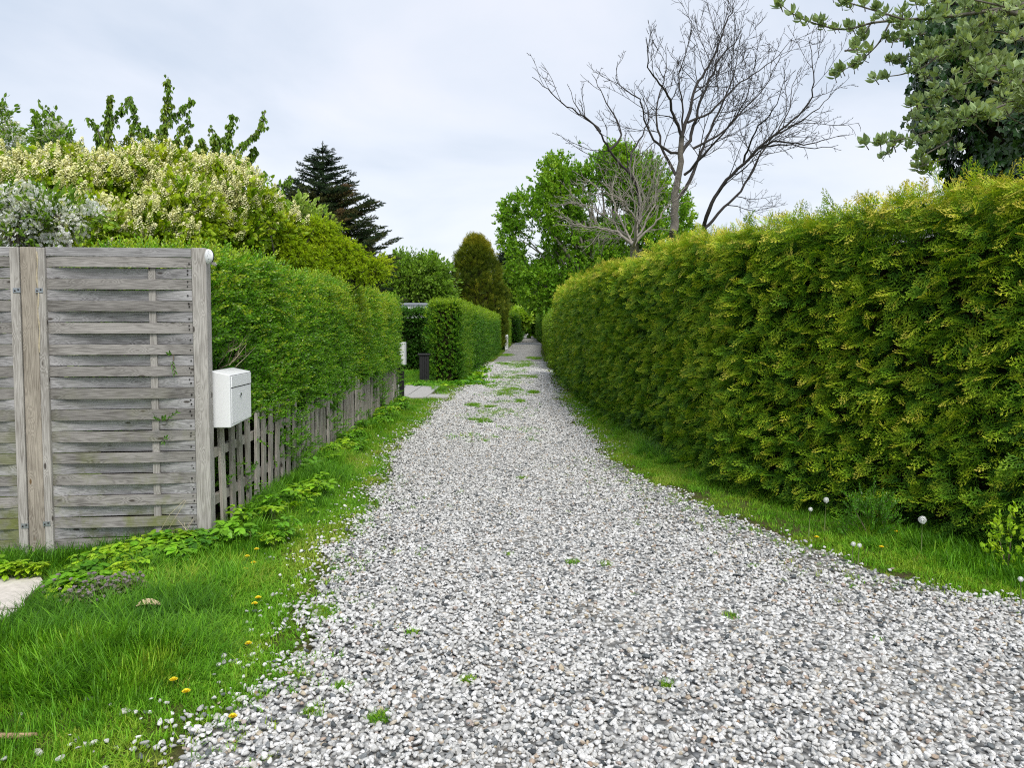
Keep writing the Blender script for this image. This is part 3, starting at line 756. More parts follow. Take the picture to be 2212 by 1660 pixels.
def hedge(name, label, path, thick, h, key, dens, scale, tint0, z0=.05, bulge=.08, inset=.16, outw=.8, upw=.3, depth=.10, hf=None, tfun=None, tvar=.30, face=.5, side=0., cut=None, broad=.4, ends=(True, True), group=None, core_z=.0, back=False, topdens=1.0, lod=None):
    """clipped hedge: path = foot of its face seen from the lane (foliage to the left of the path's direction), thickness thick"""
    base = empty(name, (float(path[0][0]), float(path[0][1]), 0), label, 'hedge', group)
    off = np.array([path[0][0], path[0][1], 0.])
    pts, nrm = [], []
    total = poly_sample(path, 1)[3]
    H = (lambda p: np.array([hf(q) for q in p])) if hf else (lambda p: np.full(len(p), h))
    # face
    n = int(total * h * dens); s, p, nr, _ = poly_sample(path, n)
    if lod is not None:
        k_ = RNG.random(n) < lod(p[:, 1]); s, p, nr = s[k_], p[k_], nr[k_]; n = len(s)
    z = z0 + (H(p) - z0) * RNG.random(n)
    pts.append(np.c_[p, z]); nrm.append(np.c_[nr, np.zeros(n)])
    if back:
        pts.append(np.c_[p - nr * thick, z]); nrm.append(np.c_[-nr, np.zeros(n)])
    # top
    n = int(total * thick * dens * topdens); s, p, nr, _ = poly_sample(path, n)
    if lod is not None:
        k_ = RNG.random(n) < lod(p[:, 1]); s, p, nr = s[k_], p[k_], nr[k_]; n = len(s)
    t = RNG.random(n) * thick
    pts.append(np.c_[p - nr * t[:, None], H(p)]); nrm.append(np.c_[np.zeros((n, 2)), np.ones(n)] + np.c_[nr, np.zeros(n)] * (.9 * np.exp(-t / .12))[:, None])
    # ends
    P_ = np.asarray(path, float)
    for e_, (a, b) in enumerate([(P_[0], P_[1]), (P_[-1], P_[-2])]):
        if not ends[e_]: continue
        d = norm(a - b); tn = norm(P_[1] - P_[0]) if e_ == 0 else norm(P_[-1] - P_[-2]); nr_ = np.array([tn[1], -tn[0]])
        n = int(thick * h * dens * 1.1); t = RNG.random(n) * thick
        q = a[None] - nr_[None] * t[:, None]
        pts.append(np.c_[q, z0 + (H(q) - z0) * RNG.random(n)]); nrm.append(np.repeat(np.array([[d[0], d[1], 0.]]), n, 0))
    pts = np.concatenate(pts); nrm = norm(np.concatenate(nrm))
    bu = (fnoise(pts, 1.6, 21) - .5) * 2 * bulge + (fnoise(pts, 7, 33) - .5) * bulge * 1.6
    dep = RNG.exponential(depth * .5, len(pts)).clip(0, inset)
    pos = pts + nrm * (bu - dep)[:, None]
    rnd = RNG.normal(size=pos.shape)
    tang = norm(np.c_[-nrm[:, 1], nrm[:, 0], np.zeros(len(nrm))]); tang *= np.where(tang[:, 1:2] < 0, -1, 1)
    grow = norm(nrm * outw + rnd * .55 + tang * side + np.array([0, 0, upw]))
    zh = norm(RNG.normal(size=pos.shape) * .6 + np.array([0, 0, 1.0 if face < 1 else .55]) + nrm * face)
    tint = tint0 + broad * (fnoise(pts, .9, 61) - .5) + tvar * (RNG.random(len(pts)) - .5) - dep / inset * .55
    if tfun is not None: tint = tint + tfun(pts, nrm)
    sc = scale * RNG.uniform(.7, 1.25, len(pts))
    ok = pos[:, 2] > .02
    if cut is not None: ok &= ~cut(pos)
    scatter('foliage', key, (pos - off)[ok], frame(grow, zh)[ok], sc[ok], tint[ok], base)
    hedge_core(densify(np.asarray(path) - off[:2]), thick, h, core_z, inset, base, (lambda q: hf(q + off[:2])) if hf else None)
    return base

# --- big yellow-green thuja hedge on the right (path from far to near so that its foliage lies to the right of the lane)
TH = [G(1199, 812)[:2] + [.02, 0], (1.22, 18.), G(1232, 850)[:2], G(1300, 903)[:2], G(1400, 962)[:2], G(1500, 1022)[:2], G(1590, 1068)[:2], G(1760, 1112)[:2], G(1990, 1165)[:2], G(2212, 1222)[:2], (4.0, 3.75), (5.2, 3.1)]
TH = [np.array(q, float) for q in TH][::-1]          # near -> far
TH = [q for q in TH]
def flip_path(p): return [np.array(q) for q in p][::-1]
THP = TH                                            # direction +Y, normal to the right; we need foliage on the right => use reversed normal
# reversing puts the normal (dy,-dx) for direction -Y at -x: towards the lane
THP = flip_path(TH)
def th_h(q):
    return float(np.interp(q[1], [3, 5, 8, 14], [2.20, 2.22, 2.22, 2.30])) + .04 * math.sin(q[1] * 1.7) + .02 * math.sin(q[1] * 5.1 + 1)
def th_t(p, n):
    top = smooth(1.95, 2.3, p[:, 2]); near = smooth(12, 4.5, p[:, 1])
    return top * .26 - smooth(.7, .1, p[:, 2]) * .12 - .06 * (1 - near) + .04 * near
def th_lod(y): return np.where(y < 8, 1.0, np.where(y < 13, .75, .5))
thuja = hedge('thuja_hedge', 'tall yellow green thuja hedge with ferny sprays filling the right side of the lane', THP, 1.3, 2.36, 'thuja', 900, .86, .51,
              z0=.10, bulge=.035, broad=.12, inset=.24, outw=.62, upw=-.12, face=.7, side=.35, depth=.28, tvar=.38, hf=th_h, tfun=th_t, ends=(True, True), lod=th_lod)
# loose pale tips standing above the clipped top
n = 300; s, p, nr, _ = poly_sample(THP, n); p = p - nr * RNG.uniform(-.03, .5, (n, 1))
pos = np.c_[p, np.array([th_h(q_) for q_ in p]) + .02 + RNG.uniform(-.02, .07, n)] - np.array([*THP[0], 0])
grow = norm(RNG.normal(size=(n, 3)) * .35 + np.array([-.1, 0, 1.0]))
scatter('top_shoots', 'thuja', pos, frame(grow, norm(RNG.normal(size=(n, 3)))), RNG.uniform(.5, 1.0, n), RNG.uniform(.25, .7, n), thuja)

# --- privet hedge behind the picket fence on the left
FL = np.array([(-2.02, 5.05), (-2.16, 14.25)])      # line of the picket fence
def fence_x(y): return np.interp(y, FL[:, 1], FL[:, 0])
PV = [np.array([fence_x(y) + .02 - .10 * (y < 5.6), y]) for y in (5.10, 6.5, 8, 9.5, 11, 12.5, 14.1)]
def pv_h(q): return 1.86 + .03 * math.sin(q[1] * 2.3)
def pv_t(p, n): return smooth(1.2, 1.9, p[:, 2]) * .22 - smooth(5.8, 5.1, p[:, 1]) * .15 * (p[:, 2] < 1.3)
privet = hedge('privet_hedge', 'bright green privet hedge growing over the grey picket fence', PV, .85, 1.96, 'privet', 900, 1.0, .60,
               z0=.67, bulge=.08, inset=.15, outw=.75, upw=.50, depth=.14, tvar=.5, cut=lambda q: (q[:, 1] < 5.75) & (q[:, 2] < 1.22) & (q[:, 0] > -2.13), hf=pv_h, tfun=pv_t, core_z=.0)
# thinner foliage below, showing between and through the pickets
n = 2300; s, p, nr, _ = poly_sample(PV, n); z = RNG.uniform(.05, .85, n)
patch = fnoise(np.c_[p, z], 2.4, 77)
k_ = patch + .12 * (z > .55) > .545; k_ &= ~((p[:, 1] < 5.85) & (z > .42)); p, nr, z, n = p[k_], nr[k_], z[k_], int(k_.sum())
pos = np.c_[p + nr * (RNG.normal(-.02, .06, n))[:, None], z]
grow = norm(np.c_[nr, np.zeros(n)] * .6 + RNG.normal(size=(n, 3)) * .5 + np.array([0, 0, .5]))
scatter('lower_shoots', 'privet', pos - np.array([*PV[0], 0]), frame(grow, norm(RNG.normal(size=(n, 3)) + [0, 0, 1])), RNG.uniform(.7, 1.1, n), .45 + .3 * (RNG.random(n) - .5), privet)

# --- hedges further along the lane, left side
H2 = [np.array(q) for q in [(-1.32, 19.0), (-1.28, 22.0)]]
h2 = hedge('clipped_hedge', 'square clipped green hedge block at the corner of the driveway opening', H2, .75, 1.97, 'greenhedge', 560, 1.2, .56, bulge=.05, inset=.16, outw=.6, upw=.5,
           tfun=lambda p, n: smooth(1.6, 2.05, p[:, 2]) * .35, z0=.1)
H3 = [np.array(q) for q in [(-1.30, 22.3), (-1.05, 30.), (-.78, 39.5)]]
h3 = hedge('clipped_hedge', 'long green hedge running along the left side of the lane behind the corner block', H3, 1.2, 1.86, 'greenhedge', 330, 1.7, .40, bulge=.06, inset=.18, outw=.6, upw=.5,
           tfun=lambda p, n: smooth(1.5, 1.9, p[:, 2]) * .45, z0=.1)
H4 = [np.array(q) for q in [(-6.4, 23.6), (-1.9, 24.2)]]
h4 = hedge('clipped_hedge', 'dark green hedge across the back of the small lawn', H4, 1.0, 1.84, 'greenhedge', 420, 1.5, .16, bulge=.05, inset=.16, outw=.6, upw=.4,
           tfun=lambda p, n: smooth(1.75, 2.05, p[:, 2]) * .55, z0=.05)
H5 = [np.array(q) for q in [(-.55, 46.), (-.35, 58)]]
hedge('clipped_hedge', 'pale green hedge beyond the cone shaped conifer', H5, 1.2, 1.75, 'greenhedge', 160, 2.2, .60, bulge=.08, inset=.2, z0=.1)
H6 = [np.array(q) for q in [(.35, 66.), (.95, 84)]]
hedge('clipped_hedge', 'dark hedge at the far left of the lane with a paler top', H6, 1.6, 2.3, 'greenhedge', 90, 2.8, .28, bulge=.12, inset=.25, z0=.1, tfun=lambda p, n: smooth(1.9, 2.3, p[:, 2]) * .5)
H7 = [np.array(q) for q in [(-4, 172.), (12, 172.)]]
hedge('clipped_hedge', 'dark low hedge closing the far end of the lane', H7, 1.5, 2.6, 'greenhedge', 30, 5.0, .15, bulge=.1, inset=.3, z0=.1)
# right side beyond the thuja
H8 = flip_path([(1.42, 24.2), (1.75, 34.), (2.3, 50), (2.75, 62)])
hedge('clipped_hedge', 'lighter green hedge continuing the right side beyond the thuja', H8, 1.2, 1.8, 'greenhedge', 260, 1.8, .75, bulge=.10, inset=.2, z0=.05)
H9 = flip_path([(2.75, 66.), (3.1, 84), (4.6, 130)])
hedge('clipped_hedge', 'overgrown green hedge at the far right of the lane', H9, 2.0, 2.5, 'greenhedge', 70, 3.0, .55, bulge=.2, inset=.3, z0=.05)

# ------------------------------------------------------------------ slatted fence
FZ = -.02
FA = P(85, 706, 4.78); FB = P(417, 706, 4.87)
fang = math.atan2(FB[1] - FA[1], FB[0] - FA[0])
FLEN = math.hypot(FB[0] - FA[0], FB[1] - FA[1])
ftop = P(430, 537, 4.87)[2]
def fence_root(name, label, cat, x, group=None, z=0.0):
    """x = distance along the fence line measured from the right post's left edge, negative to the left"""
    return empty(name, (FB[0] + math.cos(fang) * x, FB[1] + math.sin(fang) * x, z), label, cat, group, fang)
def post(name, label, w, d, z0, z1, x, mat, group, y0=-.01):
    r = fence_root(name, label, 'post', x, group)
    g = Geo(); box(g, 0, w, y0, y0 + d, z0, z1)
    o = g.obj(name + '_shaft', mat); return r, o
# right corner post
UX = FLEN / (417 - 85.)                                             # metres per picture unit on the fence
g = Geo(); box(g, -.045, .045, -.045, .045, -.3, ftop + .003)
pr = g.obj('fence_post', M['post'], loc=(FB[0] + math.cos(fang) * .047 - math.sin(fang) * .035, FB[1] + math.sin(fang) * .047 + math.cos(fang) * .035, 0))
pr.rotation_euler.z = fang - rad(1.5); bevel(pr, .004)
tag(pr, 'grey square corner post with the white mailbox on its side', 'post', 'fence posts')
g = Geo(); box(g, -.048, .048, -.048, .048, -.35, ftop - .002)
xl = -(417 - 69) * UX
pl = g.obj('fence_post', M['post_warm'], loc=(FB[0] + math.cos(fang) * xl - math.sin(fang) * .030, FB[1] + math.sin(fang) * xl + math.cos(fang) * .030, 0))
pl.rotation_euler.z = fang; bevel(pl, .004)
tag(pl, 'brownish square post between the two slatted fence panels', 'post', 'fence posts')

def slat_panel(label, x0, x1, batten_x, dark_knots, nail_right):
    """woven panel from x0 (left) to x1 (right), measured from the right post's left edge"""
    root = fence_root('woven_fence_panel', label, 'fence panel', x0, 'woven slat fence panels')
    W = x1 - x0; z_top = ftop; pitch = .0690; hz_ = .0655; rail = .056
    g = Geo(); box(g, 0, W, -.012, .016, z_top - rail, z_top)
    o = bevel(g.obj('top_rail', M['slat'], root), .002); 
    nsl = 27; zz = z_top - rail - .003
    seg = 14; k = 0
    for i in range(nsl):
        z1 = zz - pitch * i; z0 = z1 - hz_ + U(-.002, .0015)
        front = (i % 2 == 1); amp = .015 if front else -.014; tw = U(-.004, .004); sag = U(-.002, .002)
        g = Geo(); V = []
        for s in range(seg + 1):
            t = s / seg; x = W * t
            if batten_x is not None:
                tb = batten_x / W
                prof = (math.sin(PI * min(1, t / (tb * 1.28))) ** .7 if t < tb * 1.28 * .999 else 0) 
                prof = max(prof, .0)
                prof = math.sin(PI * t) ** .6 * (1 if t < tb else max(0, 1 - (t - tb) / (1 - tb)) ** .7)
            else: prof = math.sin(PI * t) ** .6
            yc = amp * prof + tw * (t - .5)
            tilt = (.008 if front else -.004) * prof
            zs = sag * math.sin(PI * t)
            V += [(x, yc - .0045 + tilt, z0 + zs), (x, yc + .0045 + tilt, z0 + zs), (x, yc + .0045 - tilt, z1 + zs), (x, yc - .0045 - tilt, z1 + zs)]
        F = [(a * 4 + b, (a + 1) * 4 + b, (a + 1) * 4 + (b + 1) % 4, a * 4 + (b + 1) % 4) for a in range(seg) for b in range(4)]
        F += [(0, 1, 2, 3), (seg * 4 + 3, seg * 4 + 2, seg * 4 + 1, seg * 4)]
        g.add(V, F)
        s_o = g.obj('slat', M['slat'] if front else M['slat_shaded'], root)  # slats bowed to the back get the wood with shade in its colour
        # nail heads at the right end and where it crosses the batten
        spots = []
        if nail_right:
            spots += [(W - U(.012, .026), z0 + hz_ * U(.3, .5))]
            if random.random() < .4: spots += [(W - U(.02, .03), z0 + hz_ * U(.7, .85))]
        if batten_x is not None and front: spots += [(batten_x + U(-.006, .006), z0 + hz_ * .25), (batten_x + U(-.006, .006), z0 + hz_ * .75)]
        for (nx_, nz_) in spots:
            t = nx_ / W; tb = (batten_x or 1) / W
            prof = math.sin(PI * t) ** .6 * (1 if t < tb else max(0, 1 - (t - tb) / (1 - tb)) ** .7)
            yf = amp * prof + tw * (t - .5) - .0045
            gg = Geo(); r_ = U(.003, .0052) if nx_ > W - .05 else .0032
            lathe(gg, [(r_, -.0022 - .004), (r_, .002)], 8, 0, 'y', (nx_, yf, nz_)); gg.obj('nail', M['nail'], s_o)
    zb = zz - pitch * nsl
    g = Geo(); box(g, 0, W, -.014, .012, zb - .085, zb - .004)
    bevel(g.obj('base_board', M['slat_shaded'], root), .002)
    if batten_x is not None:
        g = Geo(); box(g, batten_x - .021, batten_x + .021, -.006, .009, zb, z_top - rail)
        g.obj('batten', M['post'], root)
    return root, zb
xsl = -(417 - 105) * UX
panel, zb = slat_panel('grey woven slat fence panel between the brown post and the corner post', xsl, -.001, None if False else (330 - 105) * UX, None, True)
# stile of that panel, with the peeling strip
def stile(parent, xa, xb, ya, yb, mat):
    g = Geo(); box(g, xa, xb, ya, yb, -.13, ftop - .004)
    return bevel(g.obj('stile', mat, parent), .003)
stile(panel, -(105 - 87.5) * UX, -.001, -.026, .03, M['post'])
def bracket(parent, x, z):
    g = Geo(); box(g, x - .022, x + .022, -.030, -.0265, z - .014, z + .014)
    b = g.obj('bracket', M['metal'], parent)
    for sx, sz in ((-.011, -.003), (.010, .004)):
        gg = Geo(); lathe(gg, [(.0052, -.0325), (.0045, -.030)], 10, 0, 'y', (x + sx, 0, z + sz)); gg.obj('screw', M['nail'], b)
ztopb = P(90, 628, 4.78)[2]; zbotb = P(90, 1130, 4.78)[2]
for z in (ztopb, zbotb): bracket(panel, -(105 - 92) * UX, z)
# splintered pale strip on the stile
g = Geo(); pts = [(-(105 - 89) * UX + .004 * math.sin(k * 1.3), -.0275, ftop - .03 - k * .045) for k in range(15)]
tube(g, pts, [.004 + .002 * math.sin(k * 2.1) for k in range(15)], 5)
g.obj('splinter', M['stem_dry'], panel)
xl1 = -(417 - 31) * UX
panel2, _ = slat_panel('grey woven slat fence panel at the left edge of the picture', xl1 - .95, xl1 - .001, None, None, False)
r2x = .95
stile(panel2, r2x, r2x + (50.5 - 31) * UX, -.026, .03, M['post'])
for z in (ztopb, zbotb - .01): bracket(panel2, r2x + (45 - 31) * UX, z)
# post closing the left panel, out of frame but part of the same fence
g = Geo(); box(g, -.048, .048, -.048, .048, -.35, ftop)
po = g.obj('fence_post', M['post'], loc=(FB[0] + math.cos(fang) * (xl1 - 1.01), FB[1] + math.sin(fang) * (xl1 - 1.01) + .03, 0)); po.rotation_euler.z = fang
tag(po, 'grey square post at the outer end of the leftmost fence panel', 'post', 'fence posts')

# white round plate on the corner post
def local_to(o, x, y, z):
    a = o.rotation_euler.z; return (o.location[0] + math.cos(a) * x - math.sin(a) * y, o.location[1] + math.sin(a) * x + math.cos(a) * y, o.location[2] + z)
dc = empty('round_cap', local_to(pr, .060, -.030, ftop - .050), 'white round cap with dark hooks at the top corner of the grey post', 'wall cap', rz=fang - rad(38))
g = Geo(); lathe(g, [(.044, 0), (.047, .004), (.046, .010), (.038, .018), (.022, .024), (.006, .026)], 28, 0, 'y', (0, -.026, 0))
for i_, v_ in enumerate(g.v): g.v[i_] = v_ * [1, -1, 1] + [0, -.052 + .026, 0]
g.v[0][:, 1] = -(g.v[0][:, 1] * -1 + .0) if False else g.v[0][:, 1]
g.obj('dome', M['white_plastic'], dc, True)
g = Geo(); lathe(g, [(.046, .0), (.046, .006)], 24, 0, 'y', (0, 0, 0)); g.obj('backplate', M['dark_gap'], dc)
for zz_ in (.028, -.020):
    g = Geo(); tube(g, [(.018, -.018, zz_), (.03, -.028, zz_ + .003), (.052, -.024, zz_ - .003)], .0017, 5); g.obj('hook', M['metal'], dc)
g = Geo(); lathe(g, [(.003, -.0245), (.003, -.020)], 8, 0, 'y', (.020, 0, .003)); g.obj('screw', M['nail'], dc)
g = Geo(); g.add([(.012, -.004, -.032), (.046, .006, -.038), (.058, .012, -.052), (.050, .012, -.062), (.016, -.002, -.046), (.012, .002, -.032), (.046, .012, -.038), (.058, .018, -.052), (.050, .018, -.062), (.016, .004, -.046)], [(0, 1, 2, 3, 4), (9, 8, 7, 6, 5), (0, 5, 6, 1), (1, 6, 7, 2), (2, 7, 8, 3), (3, 8, 9, 4), (4, 9, 5, 0)])
g.obj('flap', M['post'], dc)

# ------------------------------------------------------------------ mailbox
mc = P(497, 865, 5.02)
mb = empty('mailbox', (mc[0], mc[1], P(497, 925, 5.02)[2]), 'white metal mailbox with slot flap and round lock beside the grey post', 'mailbox', rz=rad(92))
# local: x runs along the lane away from the camera, -y faces the lane, z up
MW, MD, MH = .45, .13, .365
g = Geo()
g.add([(0, 0, 0), (MW, 0, .02), (MW, MD, .02), (0, MD, 0), (0, 0, MH - .012), (MW, 0, MH - .012), (MW, MD, MH + .015), (0, MD, MH + .015)], BOXF)
o = bevel(g.obj('body', M['white_paint'], mb), .006, 3)
g = Geo(); box(g, .030, MW - .008, -.0022, .004, .012 + .012, MH - .105)
bevel(g.obj('door', M['white_paint'], mb), .0012)
g = Geo(); box(g, .030, MW - .008, -.0050, .003, MH - .098, MH - .022)
fl = bevel(g.obj('slot_flap', M['white_paint'], mb), .0015)
g = Geo(); box(g, .028, MW - .006, -.0015, .0005, MH - .1055, MH - .0975); box(g, .028, MW - .006, -.0012, .0005, MH - .0225, MH - .0195)
g.obj('slot_gap', M['dark_gap'], mb)
g = Geo(); lathe(g, [(.013, -.010), (.0135, -.004), (.0135, .0)], 20, 0, 'y', (.205, 0, .205))
lk = g.obj('lock', M['chrome'], mb, True)
g = Geo(); box(g, .2035, .2065, -.0108, -.0095, .199, .211); g.obj('keyhole', M['dark_gap'], lk)
g = Geo(); lathe(g, [(.0025, -.0062), (.0025, -.0045)], 8, 0, 'y', (.045, 0, MH - .040)); g.obj('rivet', M['nail'], mb)
g = Geo(); box(g, .05, MW - .04, MD - .002, MD + .035, .06, .10); box(g, .05, MW - .04, MD - .002, MD + .035, .26, .30)
g.obj('mounting_bar', M['post'], mb)

# ------------------------------------------------------------------ picket fence
pf = empty('picket_fence', (FL[0][0], FL[0][1], 0), 'grey weathered picket fence with scalloped top under the privet hedge', 'fence', rz=math.atan2(FL[1][1] - FL[0][1], FL[1][0] - FL[0][0]))
flen = float(np.linalg.norm(FL[1] - FL[0]))
# local x along the lane, -y towards the lane
def picket_mesh(h, w=.074, t=.020):
    g = Geo(); pr_ = [(0, 0), (w, 0), (w, h - .03), (w * .82, h - .008), (w * .5, h), (w * .18, h - .008), (0, h - .03)]
    n_ = len(pr_); V = [(x, -t, z) for x, z in pr_] + [(x, 0, z) for x, z in pr_]
    g.add(V, [tuple(range(n_)), tuple(range(2 * n_ - 1, n_ - 1, -1))] + [(i, i + n_, (i + 1) % n_ + n_, (i + 1) % n_) for i in range(n_)])
    return g.mesh('picket', [M['picket']])
pmesh = {}
sp = .178; npk = int((flen - .1) / sp)
for i in range(npk):
    x = .10 + i * sp + U(-.006, .006)
    ph = (x % 1.05) / 1.05
    hgt = .60 + .13 * math.sin(PI * ph) + U(-.008, .008)
    if x < 1.7: hgt = .74 - .06 * (x % .5)
    if i in (11, 12): hgt -= .12
    key = round(hgt / .02)
    if key not in pmesh: pmesh[key] = picket_mesh(key * .02)
    o = bpy.data.objects.new('picket', pmesh[key]); COL.objects.link(o); o.parent = pf
    side = 0 if i % 2 == 0 else .046
    o.location = (x, -.024 + (0 if i % 2 == 0 else .0) , .035 + U(-.01, .01)); o.rotation_euler = (U(-.02, .02), U(-.015, .015), U(-.03, .03))
for z in (.20, .52):
    g = Geo(); box(g, 0, flen, -.022, .014, z, z + .062); g.obj('rail', M['picket'], pf).rotation_euler = (0, 0, 0)
for x in (.04, 2.7, 5.4, 8.2):
    g = Geo(); box(g, x, x + .07, .016, .086, -.1, .62); g.obj('support_post', M['picket'], pf)

# ------------------------------------------------------------------ driveway opening: post with box, slabs, gate post
q = P(868, 860, 14.5); bz = 0
bp = empty('mailbox_post', (q[0], q[1], 0), 'black post with a white narrow mailbox at the far end of the picket fence', 'mailbox post', rz=rad(92))
g = Geo(); box(g, -.045, .045, -.045, .045, -.1, .66); bevel(g.obj('post', M['black_wood'], bp), .004)
g = Geo(); box(g, -.17, .17, -.075, .055, .67, 1.10); bevel(g.obj('box', M['white_paint'], bp), .006)
g = Geo(); box(g, -.17, -.165, -.02, .0, .75, .77); g.obj('lid', M['white_paint'], bp)
q = P(917, 826, 18.6)
gp = empty('gate_post', (q[0], q[1], 0), 'black wooden gate post with a flat cap in front of the corner hedge', 'post')
g = Geo(); box(g, -.11, .11, -.11, .11, -.1, .70); bevel(g.obj('shaft', M['black_wood'], gp), .006)
g = Geo(); box(g, -.15, .15, -.15, .15, .702, .74); bevel(g.obj('cap', M['black_wood'], gp), .008)
for k in range(4):
    g = Geo(); x = -.09 + k * .055; box(g, x, x + .045, -.128, -.112, .02, .68); g.obj('board', M['black_wood'], gp)
# slabs
M['slab'] = flat_mat('grey_paving_slab', (.40, .39, .37), .8, bump=.4, bscale=30, var=.18)
M['slab_white'] = flat_mat('sandy_concrete', (.60, .555, .50), .85, bump=.5, bscale=22, var=.16)
drive = empty('driveway', (-2.0, 14.6, 0), None, None, kind='structure')
for ix in range(9):
    for iy in range(5):
        x0 = -4.6 + ix * .42 - 0.0; y0 = 14.75 + iy * .66
        if x0 + .4 > lane_l(np.array([y0]))[0] - .15: continue
        if x0 > -1.75 and iy > 0: continue
        g = Geo(); box(g, x0, x0 + .405, y0, y0 + .645, -.02, .028 + U(-.003, .003))
        o = bevel(g.obj('slab', M['slab'], drive), .004, 1); o.location = (2.0, -14.6, 0)
# sandy concrete at lower left
pave = empty('pavement', (-3.3, 3.8, 0), None, None, kind='structure')
for k, poly in enumerate([[(-20, 1252), (92, 1249), (100, 1262), (60, 1300), (58, 1318), (-20, 1322)], [(-20, 1326), (52, 1322), (40, 1345), (12, 1362), (-20, 1366)]]):
    pp = [G(u - 6, v, -.075) for u, v in poly]
    if k == 0: pp = pp[:-1] + [G(-300, 1322, -.075), G(-300, 1252, -.075)]
    else: pp = pp[:-1] + [G(-300, 1366, -.075), G(-300, 1326, -.075)]
    g = Geo(); nn = len(pp); V = [(p_[0] + 3.3, p_[1] - 3.8, -.062) for p_ in pp] + [(p_[0] + 3.3, p_[1] - 3.8, -.15) for p_ in pp]
    g.add(V, [tuple(range(nn)), tuple(range(2 * nn - 1, nn - 1, -1))] + [(i, i + nn, (i + 1) % nn + nn, (i + 1) % nn) for i in range(nn)])
    g.obj('slab', M['slab_white'], pave)
M['soil'] = flat_mat('bare_soil', (.115, .085, .055), .95, bump=1., bscale=40, var=.45, spec=.1)

